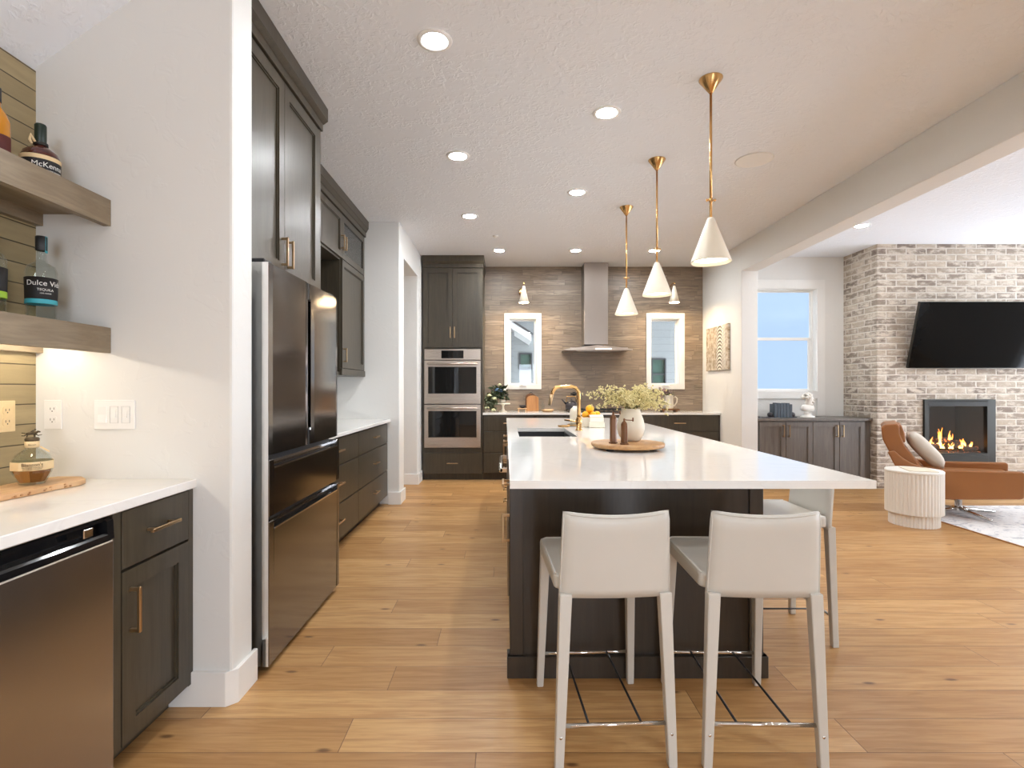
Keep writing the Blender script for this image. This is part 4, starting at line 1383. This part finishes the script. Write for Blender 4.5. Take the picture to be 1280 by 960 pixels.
fb = thing('fruit_bowl', 'square cream ceramic bowl of citrus beside the faucet', 'bowl', (.745, 4.56, .9155))
m = MB()
m.prism([(-.085, -.085), (.085, -.085), (.085, .085), (-.085, .085)], 'z', 0, .01)
m.slab((-.09, .09), (-.09, .09), .01, .085, [(-.08, .08, -.08, .08)], 'z')
m.build('bowl', 'cream', fb)
tw = thing('tea_towel', 'folded cream linen towel draped over the citrus bowl edge', 'towel', (.775, 4.47, .9155))
m = MB()
pr = [(-.012, .0015), (-.03, .0015), (-.026, .045), (-.034, .05), (-.020, .088), (-.026, .092), (.012, .108), (.06, .100), (.06, .094), (.012, .100), (-.002, .088), (-.004, .045)]
m.prism([(p[0] - .0, p[1]) for p in pr], 'x', -.058, .058, bev=.003, seg=2)
m.prism([(-.045, .0015), (-.014, .0015), (-.02, .045), (-.035, .048)], 'x', -.068, .064, bev=.004, seg=2)
m.build('cloth', 'linen', tw)
fruit = [(-.042, -.042, .045), (.042, -.042, .045), (-.042, .042, .045), (.042, .042, .045), (-.052, -.026, .106), (.008, -.030, .106), (.054, .012, .106), (-.012, .034, .108), (-.012, -.008, .158)]
for i, (a, c, z) in enumerate(fruit):
    t = thing('orange', 'golden citrus fruit topping the pile in the cream bowl' if i == 8 else ('golden citrus fruit showing just above the rim of the cream bowl' if i > 3 else 'golden citrus fruit down inside the cream bowl'),
              'fruit', (.745 + a, 4.56 + c, .9155 + z - .002), 0, 'citrus in the cream bowl')
    t.rotation_euler = (a * 40, c * 30, i)
    MB().ball((0, 0, 0), .031 if i < 8 else .036, sc=(1, 1, .95), n=18).build('peel', 'orange', t)
    MB().lathe([(0, .0), (.004, .0), (.003, .0035), (0, .004)], n=8, M=Matrix.Translation((0, 0, .0285 if i < 8 else .0335))).build('stem', 'stem', t)

# ------------------------------------------------------------------ things on the tiled wall counter
CT = .9155
def leafset(rnd, n, centre, spread, size, mat_i=0):
    m = MB()
    for _ in range(n):
        t = bmesh.new()
        L = size * rnd.uniform(.7, 1.3); w = L * .36
        pts = [(0, 0, 0), (.3 * L, w, .04 * L), (.65 * L, w * .9, .02 * L), (L, 0, -.08 * L), (.65 * L, -w * .9, .02 * L), (.3 * L, -w, .04 * L)]
        mid_ = [t.verts.new((0, 0, 0)), t.verts.new((.33 * L, 0, -.02 * L)), t.verts.new((.66 * L, 0, -.03 * L)), t.verts.new((L, 0, -.08 * L))]
        up = [t.verts.new(p) for p in (pts[1], pts[2])]
        dn = [t.verts.new(p) for p in (pts[5], pts[4])]
        for e in (up, dn):
            t.faces.new((mid_[0], mid_[1], e[0])); t.faces.new((mid_[1], mid_[2], e[1], e[0])); t.faces.new((mid_[2], mid_[3], e[1]))
        q3 = [max(-1.5, min(1.5, rnd.gauss(0, 1))) for _ in range(3)]
        M = Matrix.Translation(Vector(centre) + Vector((q3[0] * spread[0], q3[1] * spread[1], q3[2] * spread[2]))) @ Matrix.Rotation(rnd.uniform(0, 6.3), 4, 'Z') @ Matrix.Rotation(rnd.uniform(-.9, .9), 4, 'Y') @ Matrix.Rotation(rnd.uniform(-.6, .6), 4, 'X')
        m.merge(t, mat_i, True, M)
    return m
def bloom(rnd, c, r, n=26):
    m = MB()
    for _ in range(n):
        a, e = rnd.uniform(0, 6.3), rnd.uniform(-.4, 1.5)
        m.ball(Vector(c) + Vector((cos(a) * cos(e), sin(a) * cos(e), sin(e) * .8)) * r * .75, r * .34, sc=(1, 1, .7), n=7)
    return m
r5 = random.Random(5)
cs = thing('cake_stand', 'white pedestal cake stand on the tiled wall counter beside the ovens', 'stand', (-.025, 7.40, CT))
MB().lathe([(0, 0), (.058, 0), (.06, .008), (.03, .02), (.018, .04), (.016, .085), (.026, .10), (.03, .106), (0, .106)], n=28).build('foot', 'white', cs)
MB().lathe([(0, .106), (.10, .106), (.103, .114), (.10, .124), (.097, .118), (0, .116)], n=36).build('plate', 'white', cs)
fpz = thing('flower_pot', 'small white pot of dark leaves and blue blooms on the cake stand', 'plant', (-.035, 7.40, CT + .117))
MB().lathe([(0, 0), (.03, 0), (.045, .02), (.046, .045), (.036, .06), (.033, .058), (.04, .04), (0, .035)], n=24).build('pot', 'white', fpz)
leafset(r5, 120, (-.04, 0, .14), (.055, .05, .045), .075).build('leaves', 'leaf', fpz)
MB().tube([(0, 0, .04), (-.02, 0, .10), (-.06, -.02, .18)], .003, n=6).tube([(0, 0, .04), (.01, 0, .12), (-.03, 0, .22)], .003, n=6).tube([(0, 0, .04), (.03, 0, .12), (.08, -.02, .17)], .003, n=6).build('stems', 'stem', fpz)
for c in ((-.07, -.06, .19), (-.03, -.07, .175)):
    bloom(r5, c, .034).build('bloom', 'blue', fpz)
bloom(r5, (-.035, -.02, .255), .032).build('bloom', 'ivory', fpz)
bloom(r5, (.03, -.07, .19), .024).build('bloom', 'white', fpz)
gs = thing('flower_bunch', 'trailing sage greenery with ivory blooms lying against the oven tower', 'flowers', (-.17, 7.36, CT))
leafset(r5, 190, (-.01, 0, .155), (.042, .045, .058), .060).build('leaves', 'sage', gs)
MB().tube([(.02, 0, .0), (.0, 0, .1), (-.04, -.03, .2)], .003, n=6).tube([(.02, 0, .0), (.02, 0, .1), (.05, -.03, .17)], .003, n=6).tube([(.02, 0, .0), (-.03, -.02, .05)], .003, n=6).build('stems', 'stem', gs)
for c in ((-.045, -.07, .225), (.025, -.075, .185), (-.075, -.08, .06), (.015, -.10, .028)):
    bloom(r5, c, .032).build('bloom', 'ivory', gs)

ft = thing('footed_riser', 'small wooden footed riser beside the cutting boards', 'stand', (.245, 7.42, CT))
m = MB().box(-.065, .065, -.05, .05, .04, .052, bev=.003)
m.build('top', 'oak', ft)
for sx in (-.05, .05):
    for sy in (-.035, .035):
        MB().box(sx - .007, sx + .007, sy - .007, sy + .007, 0, .04).build('leg', 'oak', ft)
tag(MB().lathe([(0, 0), (.025, 0), (.045, .022), (.05, .04), (.046, .04), (.04, .022), (0, .006)], n=24).build('dark_bowl', 'slate', None, (.25, 7.42, CT + .0525)), 'small dark bowl on the wooden riser', 'bowl')
def cutting_board(label, x, y, w, h, mat, tilt, arch):
    t = thing('cutting_board', label, 'cutting board', (x, y, CT), 0, 'arched cutting boards leaning on the tile')
    t.rotation_euler = (R(-tilt), 0, 0)
    pts = [(-w / 2, 0), (w / 2, 0)]
    n = 14
    for k in range(n + 1):
        a = pi * k / n
        pts.append((w / 2 * cos(a), h - arch + arch * sin(a)))
    m = MB().prism(pts, 'y', -.009, .009, bev=.002)
    m.build('board', mat, t)
    MB().tube([(.02 * cos(R(180 * k / 8)), 0, h + .008 + .02 * sin(R(180 * k / 8)) - .012) for k in range(9)], .004, n=8).build('hanging_loop', 'blackm', t)
cutting_board('taller arched reddish wooden cutting board behind the paler one', .385, 7.735, .165, .255, 'mill', 5, .07)
cutting_board('arched honey coloured cutting board in front of the reddish one', .405, 7.66, .175, .225, 'walnut', 5, .045)
tag(MB().lathe([(0, .002), (.06, .002), (.085, .022), (.09, .032), (.086, .032), (.078, .022), (.05, .010), (0, .010)], n=32).build('wooden_dish', 'oak', None, (.60, 7.40, CT)), 'shallow pale wooden dish near the cutting boards', 'dish')
tag(MB().lathe([(0, 0), (.025, 0), (.028, .01), (.028, .10), (.012, .13), (.012, .15), (0, .15)], n=20).build('glass_cruet', 'clear', None, (.545, 7.62, CT)), 'slim clear cruet between cutting board and wooden dish', 'bottle')
kt = thing('kettle', 'dark slate kettle with brass handle on the cooktop behind the faucet', 'kettle', (.93, 7.38, .958))
MB().lathe([(0, 0), (.075, 0), (.085, .02), (.082, .06), (.06, .10), (.03, .115), (.012, .12), (.012, .14), (0, .142)], n=28).build('body', 'slate', kt)
MB().tube([(-.075, 0, .07), (-.12, 0, .12), (-.135, 0, .135)], [.014, .009, .008], n=10).build('spout', 'slate', kt)
MB().tube([(-.07, 0, .10), (-.06, 0, .175), (.06, 0, .175), (.07, 0, .10)], .007, n=10).build('handle', 'brass', kt)
pf = thing('pot_filler', 'black jointed pot filler valve on the tile beside the hood', 'tap', (1.02, 7.774, 1.165))
MB().lathe([(0, 0), (.03, 0), (.03, .01), (0, .01)], n=20, M=Matrix.Rotation(pi / 2, 4, 'X')).build('rose', 'blackm', pf)
MB().tube([(0, -.01, 0), (0, -.06, 0)], .010, n=10).tube([(-.06, -.06, 0), (.06, -.06, 0)], .012, n=10).build('valve', 'blackm', pf)
fts = thing('riser_tray', 'low wooden footed tray under the white pitcher', 'stand', (2.30, 7.40, CT))
MB().box(-.13, .13, -.07, .07, .022, .045, bev=.004).build('top', 'mill', fts)
for sx in (-.09, .09):
    MB().box(sx - .012, sx + .012, -.06, .06, 0, .022, bev=.002).build('foot', 'mill', fts)
pt = thing('pitcher', 'white ceramic pitcher with flowers on the wooden footed tray', 'pitcher', (2.29, 7.40, CT + .0455))
MB().lathe([(0, 0), (.062, 0), (.070, .006), (.072, .06), (.068, .12), (.066, .17), (.070, .185), (.065, .185), (.06, .17), (.062, .12), (.064, .02), (0, .01)], n=32).build('body', 'cream', pt)
MB().tube([(.066, 0, .155), (.10, 0, .165), (.125, 0, .145), (.12, 0, .09), (.09, 0, .045), (.070, 0, .035)], .009, n=10).build('handle', 'cream', pt)
pb = thing('pitcher_flowers', 'dusty pink dried flowers standing in the white pitcher', 'flowers', (2.29, 7.40, CT + .0455))
leafset(r5, 60, (-.05, -.01, .235), (.05, .03, .022), .045).build('petals', 'pink', pb)
MB().tube([(0, 0, .08), (-.02, 0, .19), (-.08, -.01, .235)], .003, n=6).tube([(0, 0, .08), (.01, 0, .19), (.03, 0, .23)], .003, n=6).build('stems', 'stem', pb)
leafset(r5, 30, (.03, 0, .225), (.025, .02, .02), .04).build('leaves', 'sage', pb)
lb2 = thing('flower_bunch', 'low dusty pink dried flowers lying at the foot of the pitcher tray', 'flowers', (2.13, 7.36, CT))
leafset(r5, 70, (-.02, 0, .070), (.04, .035, .010), .042).build('petals', 'pink', lb2)

# glassware behind the glass cabinet door
for i, (yy, dx) in enumerate(((5.08, -1.66), (5.22, -1.70), (5.36, -1.64))):
    t = thing('stem_glass', 'clear stemmed glass behind the glass cabinet door', 'glass', (dx, yy, 2.4525), 0, 'glasses in the glass-fronted cabinet')
    MB().lathe([(0, 0), (.035, 0), (.035, .003), (.006, .008), (.005, .07), (.03, .10), (.038, .14), (.034, .19), (.032, .19), (.036, .14), (.02, .10), (0, .09)], n=20).build('bowl', 'clear', t)

# ------------------------------------------------------------------ bar nook
BC = .892
bn = thing('bar_cabinet', 'dark bar base cabinet with one drawer and one shaker door', 'cabinet', (-1.246, 1.653, 0), pi / 2)
W = .428
MB().box(0, W, 0, .60, .09, .858).box(0, W, .07, .60, 0, .09).build('body', 'cab', bn)
MB().box(.0, .036, -.018, 0, .09, .857, bev=.001).box(W - .03, W - .001, -.018, 0, .09, .857, bev=.001).build('face_frame', 'cab', bn)
drawer(bn, .038, W - .032, .664, .853, (.215, .765, .16, False))
door(bn, .038, W - .032, .095, .658, (.075, .525, .15, True), rail=.062)
tag(MB().box(-1.85, -1.214, .90, 2.083, .858, BC, bev=.003).build('bar_countertop', 'quartz'), 'white quartz bar counter in the nook', 'countertop')
mf = thing('beverage_fridge', 'steel fronted under-counter refrigerator with black top grip', 'refrigerator', (-1.226, 1.04, 0), pi / 2)
W = .606
MB().box(0, W, .05, .60, .03, .852).box(.02, W - .02, .07, .58, 0, .03).build('body', 'blackm', mf)
MB().box(.004, W - .004, -.012, .048, .035, .782, bev=.006, seg=2).build('door', 'barsteel', mf)
m = MB()
m.prism([(-.012, .784), (.048, .784), (.048, .848), (.004, .848), (-.008, .842)], 'x', .004, .03).prism([(-.012, .784), (.048, .784), (.048, .848), (.004, .848), (-.008, .842)], 'x', W - .03, W - .004)
m.prism([(-.012, .784), (.048, .784), (.048, .848), (.036, .848), (.030, .806), (-.006, .806), (-.012, .80)], 'x', .03, W - .03)
m.box(.03, W - .03, .0, .04, .842, .849)
m.build('grip', 'black', mf)
MB().box(W - .12, W - .085, -.010, -.004, .812, .838, bev=.002).build('latch', 'chrome', mf)

def shelf(label, z0, z1, led):
    t = thing('floating_shelf', label, 'shelf', (-1.70, 1.2, z0))
    m = MB()
    h = z1 - z0
    m.box(-.149, .118, -.7, .8815, h - .055, h)
    m.box(.118, .147, -.7, .8815, 0, h)
    m.box(-.149, -.12, -.7, .8815, 0, h - .055)
    m.box(-.12, .118, -.7, -.67, 0, h - .055)
    m.build('board', 'shelf', t)
    if led:
        MB().box(-.05, -.03, -.6, .86, h - .064, h - .0555).build('light_strip', 'led', t)
shelf('upper thick taupe floating shelf in the bar nook', 1.888, 1.990, False)
shelf('lower thick taupe floating shelf in the bar nook, lit beneath', 1.388, 1.487, True)

def plate(name, label, loc, rz, n, kinds):
    t = thing(name, label, 'switch' if name == 'light_switch' else 'outlet', loc, rz)
    w = .07 + .046 * (n - 1)
    MB().box(-w / 2, w / 2, -.006, 0, -.058, .058, bev=.002).build('cover_plate', 'plastic', t)
    for i, k in enumerate(kinds):
        x = (i - (n - 1) / 2) * .046
        if k == 'o':
            for z in (-.021, .021):
                f = MB().prism([(x + p[0], z + p[1]) for p in rounded(-.017, .017, -.014, .014, .006, 3)], 'y', -.008, -.006).build('socket', 'plastic', t)
                MB().box(x - .008, x - .006, -.0084, -.0078, z - .002, z + .007).box(x + .006, x + .008, -.0084, -.0078, z - .001, z + .007).box(x - .002, x + .002, -.0084, -.0078, z - .009, z - .005).build('slot', 'blackm', f)
        elif k == 'r':
            MB().prism([(-.006, -.032), (-.012, -.032), (-.007, .0), (-.009, .032), (-.006, .032)], 'x', x - .0165, x + .0165).build('rocker', 'plastic', t)
        else:
            MB().slab((x - .0165, x + .0165), (-.033, .033), -.008, -.006, [(x - .0155, x + .0155, -.032, .032)], 'y').build('bezel', 'plategrey', t)
            MB().prism([(-.006, -.012), (-.011, -.012), (-.007, .024), (-.006, .024)], 'x', x - .012, x + .006).box(x + .008, x + .0135, -.009, -.006, .0, .026, bev=.001).build('dimmer', 'plastic', t)
    return t
plate('power_outlet', 'white duplex outlet on the white nook wall beside the cladding', (-1.778, 2.082, 1.145), 0, 1, ['o'])
plate('light_switch', 'white three gang switch plate on the nook wall', (-1.536, 2.082, 1.145), 0, 3, ['r', 'd', 'd'])
o_ = plate('power_outlet', 'beige duplex outlet on the olive plank cladding', (-1.849, 1.955, 1.145), pi / 2, 1, ['o'])
for c in o_.children:
    if c.name.startswith('cover_plate') or c.name.startswith('socket'):
        c.data = c.data.copy(); c.data.materials[0] = MAT['label_cream']

# live edge board and bottles
lv = thing('live_edge_board', 'pale live edge serving board on the white bar counter', 'board', (-1.66, 1.70, BC + .0005), 0)
rl = random.Random(21)
pts = []
for k in range(18):
    s = k / 17; y = -.42 + .74 * s
    w = .088 + .012 * sin(s * 9) + .006 * sin(s * 23)
    if s > .93: w *= 1 - .5 * ((s - .93) / .07)
    pts.append((w, y))
for k in range(17, -1, -1):
    s = k / 17; y = -.42 + .74 * s
    w = .085 + .010 * sin(s * 7 + 1) + .006 * sin(s * 19)
    if s > .93: w *= 1 - .5 * ((s - .93) / .07)
    pts.append((-w, y))
MB().prism(pts, 'z', 0, .020, bev=.004, seg=2).build('board', 'oak', lv)
m = MB()
for _ in range(34):
    y = rl.choice((rl.uniform(-.36, -.1), rl.uniform(-.1, .2)))
    s = (y + .42) / .74
    w = .088 + .012 * sin(s * 9) + .006 * sin(s * 23)
    m.ball((w - rl.uniform(-.001, .001), y, rl.uniform(.006, .015)), rl.uniform(.002, .0045), sc=(.6, 1.6, .8), n=7)
m.build('bark_edge', 'walnut', lv)

BB = BC + .0212
w_ = thing('whiskey_bottle', 'round faceted whiskey bottle with horse stopper on the live edge board', 'bottle', (-1.665, 1.86, BB), R(42))
def oct_prof(prof, n=8, rot=22.5):
    m = MB()
    return m.lathe(prof, n=n, M=Matrix.Rotation(R(rot), 4, 'Z'), smooth=False)
oct_prof([(0, 0), (.034, 0), (.038, .004), (.056, .040), (.060, .055), (.060, .078), (.050, .100), (.030, .118), (.018, .126), (.0165, .150), (.0125, .150), (.015, .124), (.028, .115), (.047, .098), (.0565, .077), (.0565, .055), (.053, .041), (.036, .008), (0, .008)], n=10, rot=18).build('glass_body', 'clear', w_)
oct_prof([(0, .0085), (.0345, .0085), (.0515, .041), (.0535, .050), (0, .050)], n=10, rot=18).build('whiskey', 'whisky', w_)
m = MB()
m.lathe([(.0602, .052), (.0608, .055), (.0608, .080), (.0602, .081)], n=10, M=Matrix.Rotation(R(18), 4, 'Z'), smooth=False)
m.lathe([(.0170, .127), (.0205, .129), (.0205, .150), (.017, .151)], n=20)
m.build('label', 'label_cream', w_)
m = MB()
m.text("Blanton's", .016, bend=.0612, M=Matrix.Translation((0, 0, .072)))
m.text('The Original Single Barrel', .0055, bend=.0612, M=Matrix.Translation((0, 0, .0625)))
m.text('BOURBON WHISKEY', .0055, bend=.0612, M=Matrix.Translation((0, 0, .0565)))
m.text("Blanton's", .006, bend=.0212, M=Matrix.Translation((0, 0, .138)))
m.build('lettering', 'ink', w_)
m = MB()
m.lathe([(0, .150), (.020, .150), (.021, .158), (.017, .163), (0, .164)], n=18)
m.build('stopper', 'pewter', w_)
m = MB()   # galloping horse and rider
m.tube([(-.016, 0, .176), (-.004, 0, .178), (.008, 0, .177), (.016, 0, .183), (.022, 0, .181)], [.004, .0058, .005, .0035, .0025], n=8)
m.tube([(-.014, 0, .175), (-.021, 0, .169), (-.028, 0, .170)], [.003, .002, .0013], n=6).tube([(-.012, 0, .174), (-.014, 0, .164)], [.003, .0016], n=6)
m.tube([(.008, 0, .175), (.016, 0, .169), (.026, 0, .171)], [.003, .002, .0013], n=6).tube([(.006, 0, .174), (.006, 0, .163)], [.003, .0016], n=6)
m.tube([(-.017, 0, .178), (-.028, 0, .180)], [.002, .001], n=6).tube([(-.002, 0, .181), (.005, 0, .188)], [.004, .003], n=8).ball((.008, 0, .190), .003)
m.build('horse_figure', 'pewter', w_)
MB().box(-.002, .002, -.012, .012, -.03, .0, M=Matrix.Translation((.022, -.004, .129)) @ Matrix.Rotation(R(-52), 4, 'Y')).build('neck_tag', 'label_cream', w_)

US, LS = 1.9905, 1.4875
mk = thing('bourbon_bottle', 'squat dark brown bourbon bottle at the wall end of the upper shelf', 'bottle', (-1.675, 1.905, US), R(64))
MB().lathe([(0, 0), (.052, 0), (.056, .006), (.057, .085), (.050, .105), (.030, .122), (.017, .130), (.015, .150), (0, .150)], n=32).build('glass_body', 'darkbrown', mk)
MB().lathe([(.016, .142), (.0175, .144), (.0175, .205), (.015, .21), (0, .21)], n=20).build('capsule', plain('dark_green_capsule', lin(26, 42, 30), .4), mk)
MB().lathe([(.0162, .131), (.022, .131), (.022, .142), (.0162, .143)], n=20).build('neck_band', 'gunmetal', mk)
m = MB()
m.lathe([(.0572, .022), (.0576, .024), (.0576, .079), (.0572, .081)], n=32)
m.build('label', 'label_black', mk)
m = MB()
m.lathe([(.0579, .070), (.0582, .071), (.0582, .084), (.0579, .085)], n=32)
m.build('label_band', 'label_cream', mk)
m = MB()
m.text('McKenna', .026, bend=.0578, M=Matrix.Translation((0, 0, .050)))
m.text('KENTUCKY STRAIGHT BOURBON', .006, bend=.0578, M=Matrix.Translation((0, 0, .032)))
m.build('lettering', 'white_ink', mk)
MB().tube([(-.02, -.01, .138), (-.034, -.01, .16), (-.036, -.01, .14), (-.030, -.01, .128)], .0045, n=8).build('finger_loop', 'label_cream', mk)

ab = thing('bourbon_bottle', 'amber bottle cut by the frame edge on the upper shelf', 'bottle', (-1.70, 1.762, US), R(45))
MB().lathe([(0, 0), (.036, 0), (.038, .005), (.038, .15), (.03, .175), (.014, .20), (.013, .24), (0, .24)], n=28).build('glass_body', plain('amber_bottle_glass', lin(196, 128, 20), .08, var=.2, Coat_Weight=.5), ab)
MB().lathe([(.0383, .02), (.0386, .021), (.0386, .10), (.0383, .101)], n=28).build('label', plain('dark_red_label', lin(84, 26, 20), .6), ab)
MB().lathe([(.0135, .215), (.0155, .216), (.0155, .262), (0, .262)], n=20).build('cap', 'blackm', ab)

dv = thing('tequila_bottle', 'clear tequila bottle with black label and teal band on the lower shelf', 'bottle', (-1.690, 1.925, LS), R(56))
MB().lathe([(0, 0), (.040, 0), (.044, .006), (.045, .16), (.047, .185), (.040, .205), (.020, .218), (.016, .235), (.0155, .285), (.012, .285), (.012, .235), (.016, .22), (.037, .203), (.043, .185), (.041, .16), (.040, .02), (0, .02)], n=36).build('glass_body', 'clear', dv)
MB().lathe([(.0455, .082), (.0462, .083), (.0482, .16), (.0462, .161)], n=36).build('label', 'label_black', dv)
MB().lathe([(.0458, .066), (.0464, .067), (.0466, .081), (.0460, .082)], n=36).build('teal_band', 'teal', dv)
m = MB()
m.text('Dulce Vida', .026, bend=.0478, M=Matrix.Translation((0, 0, .138)))
m.text('TEQUILA', .012, bend=.0474, M=Matrix.Translation((0, 0, .115)))
m.text('100% AGAVE', .006, bend=.0474, M=Matrix.Translation((0, 0, .102)))
m.build('lettering', 'white_ink', dv)
MB().lathe([(.0162, .262), (.0175, .264), (.0175, .312), (.015, .315), (0, .315)], n=22).build('cap', 'blackm', dv)
MB().box(.0145, .0165, -.007, .007, .255, .315, M=Matrix.Rotation(R(-40), 4, 'Z')).build('seal_strip', 'teal', dv)

d2 = thing('tequila_bottle', 'clear bottle with lime green band cut by the frame edge on the lower shelf', 'bottle', (-1.70, 1.740, LS), R(45))
MB().lathe([(0, 0), (.038, 0), (.042, .006), (.043, .16), (.045, .185), (.038, .205), (.019, .218), (.0155, .235), (.0155, .285), (.012, .285), (.012, .235), (.036, .2), (.040, .16), (.039, .02), (0, .02)], n=32).build('glass_body', 'clear', d2)
MB().lathe([(.0435, .082), (.0444, .083), (.0462, .16), (.0442, .161)], n=32).build('label', 'label_black', d2)
MB().lathe([(.0438, .060), (.0444, .061), (.0446, .081), (.0440, .082)], n=32).build('lime_band', 'lime', d2)
MB().lathe([(.0162, .262), (.0175, .264), (.0175, .312), (0, .315)], n=22).build('cap', 'blackm', d2)
